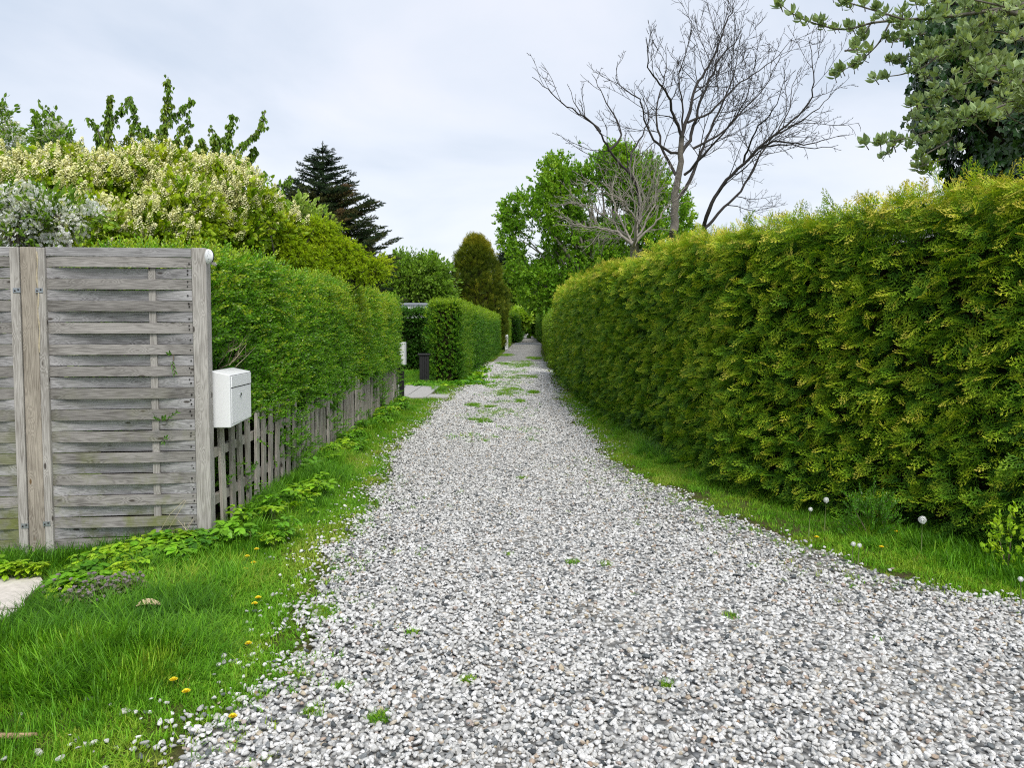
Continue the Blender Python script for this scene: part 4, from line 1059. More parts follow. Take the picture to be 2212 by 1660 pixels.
# ------------------------------------------------------------------ grass
def verge_grass():
    L_, S_ = [], []     # long and short: (x, y, tint, scale, leanx, leany)
    def add(dst, x, y, tint, s): dst.append(np.c_[x, y, tint, s])
    # near left verge
    def zone(y0, y1, xa, xb, dens, long_):
        n = int(dens * (xb - xa) * (y1 - y0)); x = RNG.uniform(xa, xb, n); y = RNG.uniform(y0, y1, n)
        left = x < (lane_l(y) + lane_r(y)) / 2
        d = -in_lane(x, y)                                   # distance outside the lane
        d = d + (fnoise(np.c_[x, y], 5, 15) - .5) * .22
        fl = fence_x(y)
        # left boundary: fences; right boundary: thuja foot
        okl = left & (d > 0) & ((y > 14.5) | (x > np.where(y < 4.95, -9., fl + .0)))
        vv = HYP + (CAM_H + .08) * FPX / y; uu = CXP + x * FPX / y
        slab = (vv > 1243) & (vv < 1400) & (uu < np.interp(vv, [1243, 1262, 1300, 1320, 1345, 1375, 1400], [80, 98, 66, 58, 44, 22, 0]) + 26 * (fnoise(np.c_[x, y], 9, 66) - .5))
        slab |= (x < -1.25 - .25 * (y - 14.6)) & (y > 14.5) & (y < 18.05)
        tx = np.interp(y, [q_[1] for q_ in TH], [q_[0] for q_ in TH])
        okr = (~left) & (d > 0) & (x < tx + .25)
        bare = fnoise(np.c_[x, y], 1.6, 27)
        ok = (okl & ~slab) | okr
        lush = np.where(left, smooth(.22, .60, d), smooth(.30, .55, d))
        lush = lush * smooth(.30, .48, bare + .1)
        # bottom left: mixed soil
        soil = left & (y < 2.75) & (x < -1.5)
        lush = np.where(soil, lush * .35, lush)
        rmid = (~left) & (y > 5.1) & (y < 6.6)               # mossy bare patch on the right verge
        lush = np.where(rmid, lush * .35, lush)
        if long_:
            pr_ = lush * smooth(.22, .5, fnoise(np.c_[x, y], 2.3, 91) + .12); kp = ok & (RNG.random(n) < pr_)
            t = .42 + .55 * (fnoise(np.c_[x, y], 1.7, 71) - .5) + .45 * (fnoise(np.c_[x, y], 8., 72) - .5) + .40 * (RNG.random(n) - .5) + .18 * (1 - lush) + .08 * (y > 6)
            s = (.45 + .55 * lush) * RNG.uniform(.6, 1.15, n) * (.75 + .6 * fnoise(np.c_[x, y], 1.4, 55))
        else:
            pr_ = (.22 + .78 * smooth(0, .3, d)); pr_ = np.where(rmid | soil, pr_ * .35, pr_)
            kp = ok & (RNG.random(n) < pr_)
            t = .68 - .28 * lush + .5 * (fnoise(np.c_[x, y], 2.5, 41) - .5) + .25 * (RNG.random(n) - .5)
            s = RNG.uniform(.6, 1.3, n)
        # keep what the camera (or one a step aside) may see
        kp &= (np.abs(x) < .78 * y + .9)
        (L_ if long_ else S_).append(np.c_[x, y, t, s][kp])
    zone(1.9, 3.3, -3.2, 3.4, 2600, True); zone(3.3, 5.2, -5.2, 4.3, 2000, True); zone(5.2, 9, -2.3, 2.6, 1500, True)
    zone(9, 15, -2.4, 2.0, 700, True); zone(15, 30, -7, 1.6, 130, True)
    zone(1.9, 4.0, -3.6, 3.8, 2300, False); zone(4.0, 8, -3.2, 3.4, 1700, False); zone(8, 16, -2.4, 1.8, 900, False); zone(16, 45, -6, 2.2, 160, False)
    # tufts in the lane
    x, y, t, s = [], [], [], []
    for cx_, cy_, r in TUFT:
        n = int(2600 * r * r * 4 * (1 if r < .2 else .55)); n = max(n, 26)
        aa = RNG.uniform(0, 6.28, n); rr = r * np.sqrt(RNG.random(n)); sy_ = 1.2 if r < .1 else 4.5 if r >= .2 else 2.5
        x.append(cx_ + np.cos(aa) * rr); y.append(cy_ + np.sin(aa) * rr * sy_); t.append(RNG.uniform(.35, .85, n)); s.append(RNG.uniform(.6, 1.1, n) * (.75 if r < .12 else 1.3))
    x, y = np.concatenate(x), np.concatenate(y); k_ = tuft_mask(x, y) > .1
    S_.append(np.c_[x, y, np.concatenate(t), np.concatenate(s)][k_])
    # stray tufts between the stones of the right edge
    n = 500; y_ = RNG.uniform(3.4, 8, n); x_ = lane_r(y_) - RNG.exponential(.28, n); S_.append(np.c_[x_, y_, RNG.uniform(.5, .9, n), RNG.uniform(.4, .8, n)])
    n = 260; y_ = RNG.uniform(2.2, 7, n); x_ = lane_l(y_) + RNG.exponential(.12, n); S_.append(np.c_[x_, y_, RNG.uniform(.4, .85, n), RNG.uniform(.5, .9, n)])
    n = 1800; y_ = RNG.uniform(9, 30, n); x_ = (lane_l(y_) + lane_r(y_)) / 2 + RNG.normal(-.05, .28, n); k_ = fnoise(np.c_[x_, y_], 1.3, 99) > .52; S_.append(np.c_[x_, y_, RNG.uniform(.4, .8, n), RNG.uniform(.9, 1.6, n)][k_])
    for nm, key, arr in (('long_grass', 'grass_long', np.concatenate(L_)), ('short_grass', 'grass_short', np.concatenate(S_))):
        n = len(arr); x, y = arr[:, 0], arr[:, 1]
        ld = fnoise(np.c_[x, y], 1.1, 12) * 12.; am = .15 + .5 * fnoise(np.c_[x, y], 1.6, 19) if nm == 'long_grass' else np.full(n, .12)
        up = norm(np.c_[np.cos(ld) * am, np.sin(ld) * am, np.ones(n)] + RNG.normal(size=(n, 3)) * .08)
        az = RNG.uniform(0, 6.28, n); Xh = np.c_[np.cos(az), np.sin(az), np.zeros(n)]
        Yv = norm(np.cross(up, Xh)); Xv = np.cross(Yv, up)
        z = gz(x, y) - .002 + np.where(in_lane(x, y) > 0, .012, 0)
        print(nm, n)
        scatter(nm, key, np.c_[x, y, z], euler_from(Xv, Yv, up), arr[:, 3], arr[:, 2])
verge_grass()

# ground elder and other weeds
def weed_patch(name, label, spots, key='weed', s=1.0, tint=.5, cat='plants'):
    pts, sc, ti = [], [], []
    for (cx_, cy_, rx_, ry_, n) in spots:
        aa = RNG.uniform(0, 6.28, n); rr = np.sqrt(RNG.random(n)); x = cx_ + np.cos(aa) * rr * rx_; y = cy_ + np.sin(aa) * rr * ry_
        pts.append(np.c_[x, y, gz(x, y)]); sc.append(RNG.uniform(.4, 1.25, n) * s); ti.append(tint + .6 * (fnoise(np.c_[x, y], 3, 17) - .5) + RNG.uniform(-.35, .3, n))
    pts = np.concatenate(pts); n = len(pts)
    o = scatter(name, key, pts, np.c_[RNG.normal(0, .15, n), RNG.normal(0, .15, n), RNG.uniform(0, 6.28, n)], np.concatenate(sc), np.concatenate(ti))
    return tag(o, label, None)
def gs(u, v, z=0): a = G(u, v, z); return a[0], a[1]
sp_ = []
for u, v, rx_, ry_, n in [(150, 1305, .10, .08, 20), (215, 1292, .22, .13, 60), (290, 1245, .32, .12, 100), (360, 1228, .26, .12, 70), (175, 1318, .10, .08, 18), (14, 1246, .22, .03, 22), (245, 1238, .20, .10, 44), (410, 1215, .14, .08, 26)]:
    x, y = gs(u, v, -.06); sp_.append((x, y, rx_, ry_, n))
weed_patch('ground_elder', 'ground elder with broad leaves along the foot of the slatted fence', sp_, s=.78, tint=.52)
sp_ = []
for u, v, rx_, ry_, n in [(560, 1135, .12, .2, 8), (620, 1120, .2, .3, 14), (520, 1180, .12, .12, 10), (660, 1085, .15, .3, 16), (740, 985, .15, .5, 26), (770, 960, .15, .5, 18), (700, 1015, .1, .3, 12), (820, 915, .2, 1.2, 60), (850, 890, .22, 1.2, 90), (600, 1180, .12, .15, 8)]:
    x, y = gs(u, v); sp_.append((x, y, rx_, ry_, n))
weed_patch('ground_elder', 'leafy weeds scattered along the foot of the picket fence', sp_, s=.95, tint=.50)
sp_ = []
for u, v, rx_, ry_, n in [(200, 1330, .22, .10, 34), (260, 1325, .12, .08, 16), (175, 1350, .10, .06, 10)]:
    x, y = gs(u, v, -.06); sp_.append((x, y, rx_, ry_, n))
weed_patch('dead_nettle', 'reddish dead nettles with small purple flowers beside the concrete slab', sp_, 'nettle', 1.0, .5)
sp_ = []
for (x, y, rx_, ry_, n) in [(-1.3, 18.4, .7, .5, 420), (-1.05, 20.5, .35, 2.0, 460), (-1.9, 17.9, .45, .3, 200), (-1.0, 24, .25, 2.5, 240), (-3.2, 22.6, 1.8, .6, 500)]: sp_.append((x, y, rx_, ry_, n))
o = weed_patch('ground_ivy', 'low green ground cover spreading round the foot of the corner hedge', sp_, 'weedfar', 1.7, .38)
for u, v, rx_, ry_, n in []: pass

# ------------------------------------------------------------------ tree building
def curve_pts(a, b, n, bow=.1, up=.0):
    a = np.asarray(a, float); b = np.asarray(b, float); L = np.linalg.norm(b - a)
    o = RNG.normal(size=3) * bow * L; t = np.linspace(0, 1, n)[:, None]
    return a * (1 - t) + b * t + o * (t * (1 - t)) * 2 + np.array([0, 0, up * L]) * (t * (1 - t))
def trunk_and_limbs(g, base, hgt, targets, r0, sides=7, m=0):
    """trunk with limbs bent to the targets; returns limb polylines"""
    base = np.asarray(base, float); top = base + np.array([0, 0, hgt]); tube(g, curve_pts(base, top, 5, .03), np.linspace(r0, r0 * .6, 5), sides, m)
    out = []
    for t in targets:
        s = base + np.array([0, 0, hgt * U(.45, 1.0)]); pl = curve_pts(s, t, 6, .10, .15); tube(g, pl, np.linspace(r0 * .42, .008, 6), 4, m, False); out.append(pl)
    return out
def crown_points(clumps, n, shell=.55):
    """points through ellipsoidal clumps, denser to the outside; returns points and outward direction"""
    vol = np.array([c[3] * c[4] * c[5] for c in clumps]) ** .75; k = RNG.choice(len(clumps), n, p=vol / vol.sum())
    C = np.array([c[:3] for c in clumps])[k]; R = np.array([c[3:6] for c in clumps])[k]
    d = norm(RNG.normal(size=(n, 3))); r = RNG.random(n) ** (1 / 3.) * (1 - shell) + shell * (1 - np.abs(RNG.normal(0, .16, n)))
    lump = .62 + .74 * fnoise(d * 1.0 + C, 2.4, 5)
    return C + d * R * (r * lump)[:, None], d
def make_tree(name, label, base, clumps, n, key, scale, tint, barkmat, r0=.12, trunk_h=None, group=None, cat='tree', shell=.5, droop=.0, up=.35, core=0, gap=.38, ntarget=26):
    base = np.asarray(base, float); root = empty(name, tuple(base), label, cat, group)
    cl = [(c[0] - base[0], c[1] - base[1], c[2] - base[2], *c[3:]) for c in clumps]
    g = Geo(); tg, _ = crown_points(cl, ntarget, .4); th = trunk_h or max(.3, min(c[2] for c in cl) * .8)
    trunk_and_limbs(g, (0, 0, 0), th, tg, r0)
    g.obj('trunk', barkmat, root, True)
    pts, d = crown_points(cl, n, shell)
    cl_n = fnoise(pts, 1.1 / max(.5, clumps[0][3]) * 1.6, 31); keep = cl_n > gap; pts, d, cl_n = pts[keep], d[keep], cl_n[keep]
    keep = pts[:, 2] > .15; pts, d, cl_n = pts[keep], d[keep], cl_n[keep]; m = len(pts)
    grow = norm(d * .8 + RNG.normal(size=(m, 3)) * .5 + [0, 0, up - droop])
    ti = tint + .8 * (cl_n - .55) + .3 * (RNG.random(m) - .5)
    scatter('crown', key, pts, frame(grow, norm(RNG.normal(size=(m, 3)) * .5 + [0, 0, 1.])), scale * RNG.uniform(.7, 1.3, m), ti, root)
    return root, pts, d

def C(u, v, Y, ru, rv, ry=None):
    """a clump from its place and size in the photograph: centre at depth Y, radii in picture units"""
    c = P(u, v, Y); k = Y / FPX; return (c[0], c[1], c[2], ru * k, (ry or ru * .8) * k, rv * k)

# lilacs behind the slatted fence
def lilac(label, Y, clumps, n, npan, u0):
    cl = [C(u, v + 14, Y + dy, ru, rv) for (u, v, ru, rv, dy) in clumps]
    b = P(u0, 706, Y); root, pts, d = make_tree('lilac_shrub', label, (b[0], b[1], 0), cl, int(n * 1.35), 'lilac', .78, .66, M['bark'], .05, .7, 'white lilac shrubs', 'shrub', .45, up=.25, ntarget=50, gap=.42)
    p2, d2 = crown_points([(c[0] - b[0], c[1] - b[1], c[2], *c[3:]) for c in cl], int(npan * 1.9), .95)
    k_ = (d2[:, 1] < .35) & (fnoise(p2, 2.4, 87) + .35 * d2[:, 2] > .46); p2, d2 = p2[k_], d2[k_]; m = len(p2)
    grow = norm(d2 * .35 + [0, 0, 1.0] + RNG.normal(size=(m, 3)) * .25)
    scatter('flowers', 'panicle', p2 + d2 * .04, frame(grow, norm(RNG.normal(size=(m, 3)))), RNG.uniform(.75, 1.25, m), RNG.random(m), root)
lilac('white lilac in bloom left of centre behind the leftmost fence panel', 8.0, [(40, 430, 130, 95, 0), (130, 400, 100, 75, .3), (60, 530, 140, 80, -.3), (180, 500, 90, 80, -.4)], 3000, 900, 90)
lilac('white lilac in bloom standing tallest behind the middle of the slatted fence', 8.6, [(250, 420, 90, 90, 0), (330, 400, 95, 85, .2), (300, 500, 110, 70, -.5), (390, 470, 90, 90, -.2), (230, 510, 80, 60, -.4)], 3400, 1000, 300)
lilac('white lilac in bloom beside the yellow green maple', 9.4, [(460, 410, 95, 75, 0), (520, 450, 85, 75, -.3), (480, 500, 100, 60, -.4), (590, 490, 60, 50, .2), (430, 440, 70, 70, -.3)], 2600, 800, 480)
# white flowering fruit tree at the far left, and its low branches with white blossom
def blossom_tree(label, Y, clumps, n, u0, tint=.5, r0=.08):
    cl = [C(u, v, Y, ru, rv) for (u, v, ru, rv) in clumps]; b = P(u0, 706, Y)
    root, pts, d = make_tree('blossom_tree', label, (b[0], b[1], 0), cl, n, 'olive', .75, .35, M['bark'], r0, 1.4, 'white flowering fruit trees', 'tree', .4, up=.5)
    p2, d2 = crown_points([(c[0] - b[0], c[1] - b[1], c[2], *c[3:]) for c in cl], int(n * 1.1), .6); m = len(p2)
    scatter('flowers', 'blossom', p2, frame(norm(d2 + RNG.normal(size=(m, 3)) * .4), norm(RNG.normal(size=(m, 3)))), RNG.uniform(.6, 1.1, m), RNG.random(m), root)
blossom_tree('white flowering fruit tree cut by the left edge of the picture', 10.5, [(-20, 330, 70, 70), (-10, 265, 30, 30), (20, 390, 55, 60), (-60, 420, 90, 100)], 700, -40)
blossom_tree('slender white flowering tree rising out of the lilacs near the left edge', 9.6, [(110, 300, 22, 40), (130, 350, 35, 50), (150, 400, 40, 50), (115, 440, 35, 40)], 420, 130, r0=.05)
blossom_tree('low white blossom just above the leftmost fence post', 6.6, [(60, 440, 45, 28), (120, 480, 40, 35), (40, 500, 50, 40), (190, 470, 20, 16), (30, 455, 40, 30)], 240, 80, r0=.03)

# cherry with long upright shoots of drooping leaves
def cherry():
    Y = 12.5; b = P(350, 706, Y); root = empty('cherry_tree', (b[0], b[1], 0), 'cherry tree with upright shoots of drooping leaves behind the lilacs', 'tree')
    z5 = lambda x, y: (x / 3.332, 147.5 + y / 3.332)
    shoots = [([(1210, 60), (1205, 200), (1185, 380), (1100, 600)], .9), ([(1385, 225), (1290, 310), (1180, 400)], .9), ([(1905, 310), (1895, 410), (1760, 540), (1640, 650), (1530, 760)], .85), ([(1675, 325), (1640, 480), (1630, 620)], 1), ([(795, 190), (770, 380), (790, 560)], 1.25), ([(930, 215), (960, 300), (1000, 450), (1060, 560)], .9), ([(930, 215), (850, 330), (760, 430)], .6), ([(640, 355), (700, 430), (740, 560)], .9), ([(260, 300), (270, 420), (330, 520)], 1.2), ([(345, 285), (390, 360), (430, 470)], .8), ([(1370, 370), (1300, 440), (1270, 560)], 1), ([(1525, 430), (1550, 560)], 1.1), ([(2110, 785), (1960, 880), (1850, 915)], .7), ([(1910, 760), (1830, 820), (1760, 800)], .9), ([(1060, 410), (1090, 600)], 1.1), ([(940, 420), (940, 560)], .9), ([(1830, 560), (1790, 660), (1700, 750), (1600, 800)], 1.1), ([(1450, 500), (1420, 620)], 1.3), ([(1180, 410), (1170, 520)], 1.2), ([(1590, 500), (1560, 640)], 1.2), ([(700, 500), (740, 640)], 1.2), ([(1350, 480), (1340, 640)], 1.3), ([(1480, 560), (1400, 700)], 1.2), ([(1250, 520), (1240, 660)], 1.1), ([(220, 510), (300, 560)], .8)]
    g = Geo(); P_, D_ = [], []
    off = np.array([b[0], b[1], 0])
    tube(g, [(0, 0, -.1), (.05, 0, 1.0), (0, .05, 2.0)], [.13, .11, .09], 8)
    for k, (poly, dens) in enumerate(shoots):
        dy = U(-.7, .7); pl = np.array([P(*z5(x, y), Y + dy) for x, y in poly]) - off
        pl = np.vstack([pl, [pl[-1] * [.35, .4, 0] + [0, 0, 2.2 + U(-.3, .3)]]])
        # smooth
        t = np.linspace(0, len(pl) - 1, len(pl) * 4); pl2 = np.c_[[np.interp(t, range(len(pl)), pl[:, j]) for j in range(3)]].T
        tube(g, pl2, np.linspace(.006, .022, len(pl2)), 5, 0, False)
        seglen = np.r_[0, np.cumsum(np.linalg.norm(np.diff(pl2, axis=0), axis=1))]
        lim = seglen[(len(pl) - 2) * 4 - 1] + .25
        ss = np.arange(0, lim, .0105 / dens)
        for s in ss: P_.append([np.interp(s, seglen, pl2[:, j]) for j in range(3)])
    g.obj('trunk', M['bark'], root, True)
    P_ = np.array(P_) + RNG.normal(0, .032, (len(P_), 3)); n = len(P_)
    scatter('crown', 'cherry', P_, np.c_[RNG.normal(0, .2, n), RNG.normal(0, .2, n), RNG.uniform(0, 6.28, n)], RNG.uniform(.45, .9, n), .50 + .7 * (fnoise(P_, 1.2, 8) - .5) + .2 * (RNG.random(n) - .5), root)
cherry()
# rusty-brown conifer between the lilacs
def cone_tree(name, label, cat, Y, u, vtop, vbot_h, wu, key, n, scale, tint, prof, z0=.2, core=.72, tf=None, wob_=.25):
    top = P(u, vtop, Y); k = Y / FPX; R = wu * k / 2; h = top[2]
    root = empty(name, (top[0], top[1], 0), label, cat)
    z = z0 + (h - z0) * (RNG.random(n) ** 1.15); t = (z - z0) / (h - z0); a = RNG.uniform(0, 2 * PI, n)
    rr = R * np.interp(t, [p_[0] for p_ in prof], [p_[1] for p_ in prof])
    d = np.c_[np.cos(a), np.sin(a), np.zeros(n)]
    lump = 1 + wob_ * 2 * (fnoise(np.c_[d[:, :2] * 1.5, z * 1.1], 1.4, 3) - .5); dep = RNG.exponential(.06 * R, n)
    pts = d * (rr * lump - dep)[:, None] + np.c_[np.zeros((n, 2)), z]
    grow = norm(d * .6 + [0, 0, .75] + RNG.normal(size=(n, 3)) * .45)
    ti = tint + .6 * (fnoise(pts, 1.5, 14) - .5) + .3 * (RNG.random(n) - .5) + (tf(t) if tf else 0)
    scatter('crown', key, pts, frame(grow, norm(RNG.normal(size=(n, 3)))), scale * RNG.uniform(.7, 1.3, n), ti, root)
    g = Geo(); lathe(g, [(R * core * w_, z0 + (h - z0) * t_ * .96) for t_, w_ in prof[:-1]] + [(.02, h * .95)], 14); g.obj('inner_shade_core', M['hedge_core'], root)  # solid dark core, the crown's inner shade painted as its colour
    g = Geo(); tube(g, [(0, 0, -.1), (0, 0, h * .5)], [R * .14, R * .08], 8); g.obj('trunk', M['bark_dark'], root)
    return root
cone_tree('conifer_shrub', 'rusty brown conifer shrub between the flowering lilacs', 'conifer', 9.3, 292, 338, 0, 95, 'thuja_gold', 1500, 1.3, .42, [(0, .9), (.6, 1), (.85, .75), (.95, .45), (1, .15)], z0=1.0)
# golden cone conifer beside the lane
cone_tree('golden_conifer', 'large golden brown cone shaped conifer above the left hedge', 'conifer', 42.0, 1027, 516, 0, 130, 'thuja_gold', 8000, 2.4, .48, [(0, .92), (.12, 1.0), (.35, .97), (.6, .80), (.8, .58), (.92, .38), (.98, .2), (1, .06)], z0=.3, tf=lambda t: .25 * smooth(.75, 1, t), wob_=.22)
# ivy clad stem under the golden conifer
# spruce
def spruce():
    Y = 17.5; top = P(697, 314, Y); k = Y / FPX; root = empty('spruce_tree', (top[0], top[1], 0), 'dark spruce tree with brownish cones of new growth above the privet hedge', 'spruce tree')
    H = top[2]; g = Geo(); tube(g, [(0, 0, -.1), (0, 0, H * .5), (0, 0, H)], [.14, .08, .012], 8)
    pts, gr, sc, ti = [], [], [], []
    z = H - .16
    while z > 1.6:
        t = (H - z) / H; nb = 6 + int(t * 18); Lb = min(.07 + (H - z) * .56, 1.7)
        for i in range(nb):
            a = i * 2 * PI / nb + U(-.35, .35) + z * 3; L = Lb * random.choice((.7, .85, .95, 1.0, 1.08)) * U(.92, 1.06)
            d = np.array([math.cos(a), math.sin(a), 0.]); s = np.linspace(0, 1, 6)
            pl = np.array([d * L * q_ + [0, 0, z - .10 * L * math.sin(q_ * PI) * (t * 1.6) + .32 * L * q_ ** 2 * (1.2 - t) + .02 * L] for q_ in s])
            tube(g, pl, np.linspace(.022, .005, 6), 4, 0, False)
            q_ = .18
            while q_ <= 1.02:
                p_ = np.array([np.interp(q_, s, pl[:, j]) for j in range(3)])
                for side in (-1, 0, 1):
                    tang = d * .9 + np.array([-d[1], d[0], 0]) * side * U(.5, 1.0) + np.array([0, 0, .22])
                    pts.append(p_ + RNG.normal(0, .02, 3)); gr.append(tang); sc.append((.55 + .45 * (1 - abs(q_ - .6))) * U(.7, 1.1) * (.42 if t < .07 else .75 if t < .2 else 1.1))
                    ti.append(.34 + (.38 if .22 < t < .75 and q_ > .35 else 0) * (fnoise(p_[None] * 1., 1.5, 9)[0] + .2) + U(-.25, .25) - .25 * (q_ < .45))
                q_ += .17 / max(L, .4) * .9
        z -= .13 + .17 * t
    pts.append(np.array([0, 0, H - .1])); gr.append(np.array([0.01, 0, 1.])); sc.append(.6); ti.append(.4)
    pts = np.array(pts); gr = norm(np.array(gr)); n = len(pts)
    g.obj('trunk', M['bark_dark'], root, True)
    scatter('needles', 'spruce', pts, frame(gr, np.repeat([[0, 0, 1.]], n, 0) + RNG.normal(size=(n, 3)) * .2), np.array(sc), np.array(ti), root)
    print('spruce', n)
spruce()
# yellow green maple, layered
def maple():
    Y = 9.6; root_b = P(575, 706, Y); b = np.array([root_b[0], root_b[1], 0])
    cl = [C(u, v, Y + dy, ru, rv) for (u, v, ru, rv, dy) in [(530, 505, 70, 30, -.3), (470, 520, 60, 22, -.2), (600, 520, 75, 28, 0), (640, 490, 45, 22, .3), (690, 480, 45, 18, .2), (720, 520, 60, 20, .2), (650, 545, 80, 26, 0), (760, 548, 50, 20, .2), (795, 572, 42, 18, .1), (700, 572, 70, 22, 0), (580, 560, 60, 22, 0), (820, 555, 25, 14, .3), (735, 590, 40, 14, 0), (690, 465, 25, 10, .3)]]
    root, pts, d = make_tree('maple_tree', 'low yellow green maple with layered branches above the privet hedge', b, [(a_, b_, c_ - .09, d_ * .85, e_ * .8, f_ * .50) for a_, b_, c_, d_, e_, f_ in cl], 6200, 'maple', .62, .52, M['bark_dark'], .05, 1.2, None, 'maple tree', .15, up=-.25, ntarget=46, gap=.42)
    return root
maple()
# pale shrub right of the lilacs with a little white
make_tree('pale_shrub', 'pale green shrub with specks of white blossom between the lilacs and the spruce', P(600, 706, 11)[:2].tolist() + [0], [C(600, 470, 11, 60, 40), C(640, 500, 11, 60, 40), C(560, 500, 11, 60, 50)], 700, 'olive', .9, .75, M['bark'], .05, 1.5, None, 'shrub')
# round tree beyond the opening, with upright shoots
def roundtree():
    Y = 33.0; b = P(895, 706, Y); cl = [C(890, 620, Y, 68, 52), (C(860, 600, Y, 40, 38)), C(925, 610, Y, 42, 45), C(940, 650, Y, 35, 40), C(850, 650, Y, 40, 40)]
    root, pts, d = make_tree('fruit_tree', 'round fruit tree with thin upright shoots beyond the driveway opening', (b[0], b[1], 0), cl, 3800, 'olive', 1.9, .48, M['bark'], .14, 1.2, None, 'tree', .4)
    P_ = []
    g = Geo()
    for u in (848, 862, 872, 882, 893, 905, 915, 935):
        v0, v1 = 590, U(545, 560); a = P(u, v0, Y) - [b[0], b[1], 0]; c = P(u + U(-3, 3), v1, Y) - [b[0], b[1], 0]
        tube(g, [a, c], [.02, .008], 4)
        for t in np.linspace(0, 1, 9): P_.append(a * (1 - t) + c * t)
    g.obj('shoots', M['bark'], root)
    P_ = np.array(P_); n = len(P_); scatter('shoot_leaves', 'olive', P_, frame(np.repeat([[0.01, 0, 1.]], n, 0) + RNG.normal(size=(n, 3)) * .2, norm(RNG.normal(size=(n, 3)))), RNG.uniform(.9, 1.4, n), RNG.uniform(.3, .6, n), root)
roundtree()
# trees closing the far end of the lane
def far_tree(label, Y, u, clumps, n, key, scale, tint, name='far_tree', bark='bark'):
    b = P(u, 706, Y); make_tree(name, label, (b[0], b[1], 0), [C(u_, v_, Y, ru, rv) for u_, v_, ru, rv in clumps], n, key, scale, tint, M[bark], .25, None, 'trees at the far end of the lane', 'tree', .45)
far_tree('dark tree at the far end of the lane above the closing hedge', 178, 1125, [(1120, 650, 30, 42), (1140, 670, 26, 30), (1105, 660, 20, 36)], 2600, 'broad', 8.0, .12)
far_tree('pale olive tree at the far end of the lane beside the golden conifer', 110, 1128, [(1128, 630, 24, 32), (1140, 655, 20, 26), (1112, 625, 14, 26)], 2400, 'olive', 6.0, .72)
far_tree('dark shrubby tree right behind the golden conifer', 75, 1098, [(1098, 640, 16, 40), (1106, 670, 14, 30)], 1500, 'olive', 3.6, .15)
far_tree('small bright bush above the far left hedge', 70, 1116, [(1112, 692, 12, 9), (1122, 688, 9, 8)], 500, 'broad', 2.6, .85, 'bright_bush')
far_tree('dark pine at the far end seen left of the big green tree', 130, 1100, [(1103, 570, 16, 12), (1098, 592, 12, 8), (1108, 600, 10, 8), (1112, 585, 10, 20)], 1400, 'spruce', 5.0, .3, 'pine_tree', 'bark_dark')
far_tree('green trees over the far right hedge', 90, 1160, [(1172, 650, 22, 45), (1156, 672, 14, 32)], 2200, 'broad', 5.5, .40)
# background trees behind the gardens on both sides (low band at the horizon)
for i, (u, Y, ru, rv, v) in enumerate([(-150, 40, 130, 60, 640), (120, 60, 120, 55, 650), (380, 70, 120, 50, 655), (640, 60, 100, 50, 650), (780, 75, 60, 40, 665)]):
    b = P(u, 706, Y)
    make_tree('garden_tree', ['green garden tree far behind the left fence panel', 'green garden tree far behind the right fence panel', 'green garden tree far behind the cherry', 'green garden tree far behind the maple', 'green garden tree far behind the spruce'][i], (b[0], b[1], 0), [C(u, v, Y, ru, rv)], 1500, 'broad', Y / 20, .4, M['bark'], .2, None, 'garden trees in the distance', 'tree')

# big green tree on the right
def bigtree():
    Y = 58.0; b = P(1290, 706, Y)
    cl = [C(u, v, Y + dy, ru, rv) for (u, v, ru, rv, dy) in [(1290, 400, 85, 80, 0), (1230, 440, 85, 80, 0), (1370, 420, 90, 80, 0), (1160, 480, 75, 70, -.4), (1240, 540, 110, 90, 0), (1350, 530, 110, 90, 0), (1430, 480, 70, 80, 0), (1150, 560, 65, 60, -.5), (1180, 620, 60, 50, -.5), (1290, 620, 110, 60, 0), (1210, 380, 45, 45, 0), (1330, 350, 45, 40, 0), (1120, 460, 42, 32, -.3), (1110, 520, 30, 35, -.4), (1195, 655, 30, 30, -1), (1460, 560, 60, 60, 0)]]
    make_tree('green_tree', 'large bright green leafy tree behind the bare tree on the right', (b[0], b[1], 0), cl, 24000, 'broad', 1.7, .56, M['bark_pale'], .40, 3.5, None, 'tree', .30, ntarget=110, gap=.44)
bigtree()

# ------------------------------------------------------------------ bare trees
def branchy(g, pl, r0, r1, level, maxl, dens, m=0, up=.25, lenf=.42):
    """tube along pl and recursive side branches; lengths relative to the parent's"""
    pl = np.asarray(pl, float); n = len(pl)
    seg = np.linalg.norm(np.diff(pl, axis=0), axis=1); cum = np.r_[0, np.cumsum(seg)]; L = cum[-1]
    tube(g, pl, r0 + (r1 - r0) * (cum / L) ** .8, 6 if level == 0 else 4 if level == 1 else 3, m, level == 0)
    if level >= maxl: return
    k = max(2, int(L * dens[level]))
    for i in range(k):
        s = L * (.16 + .82 * (i + U(0, 1)) / k); s = min(s, L * .98); t = s / L
        p = np.array([np.interp(s, cum, pl[:, j]) for j in range(3)])
        j = min(n - 2, int(np.searchsorted(cum, s)) - 1); j = max(0, j); d = norm(pl[j + 1] - pl[j])
        side = norm(np.cross(d, RNG.normal(size=3))); an = rad(U(25, 55))
        dd = norm(d * math.cos(an) + side * math.sin(an) * np.array([1, .7, 1]) + [0, 0, up * .3])
        l = L * lenf * (1.05 - .62 * t) * U(.55, 1.25); l = min(l, 2.0 if level == 0 else 1.0 if level == 1 else .42)
        ns = 6 if level < 2 else 4; q = [p]; cd = dd
        for a in range(ns):
            cd = norm(cd + RNG.normal(size=3) * .11 + np.array([0, 0, up * .22])); q.append(q[-1] + cd * l / ns)
        rr = (r0 + (r1 - r0) * t) * .38
        branchy(g, q, max(rr, .0045 if level < 2 else .0032), .0028, level + 1, maxl, dens, m, up, lenf)
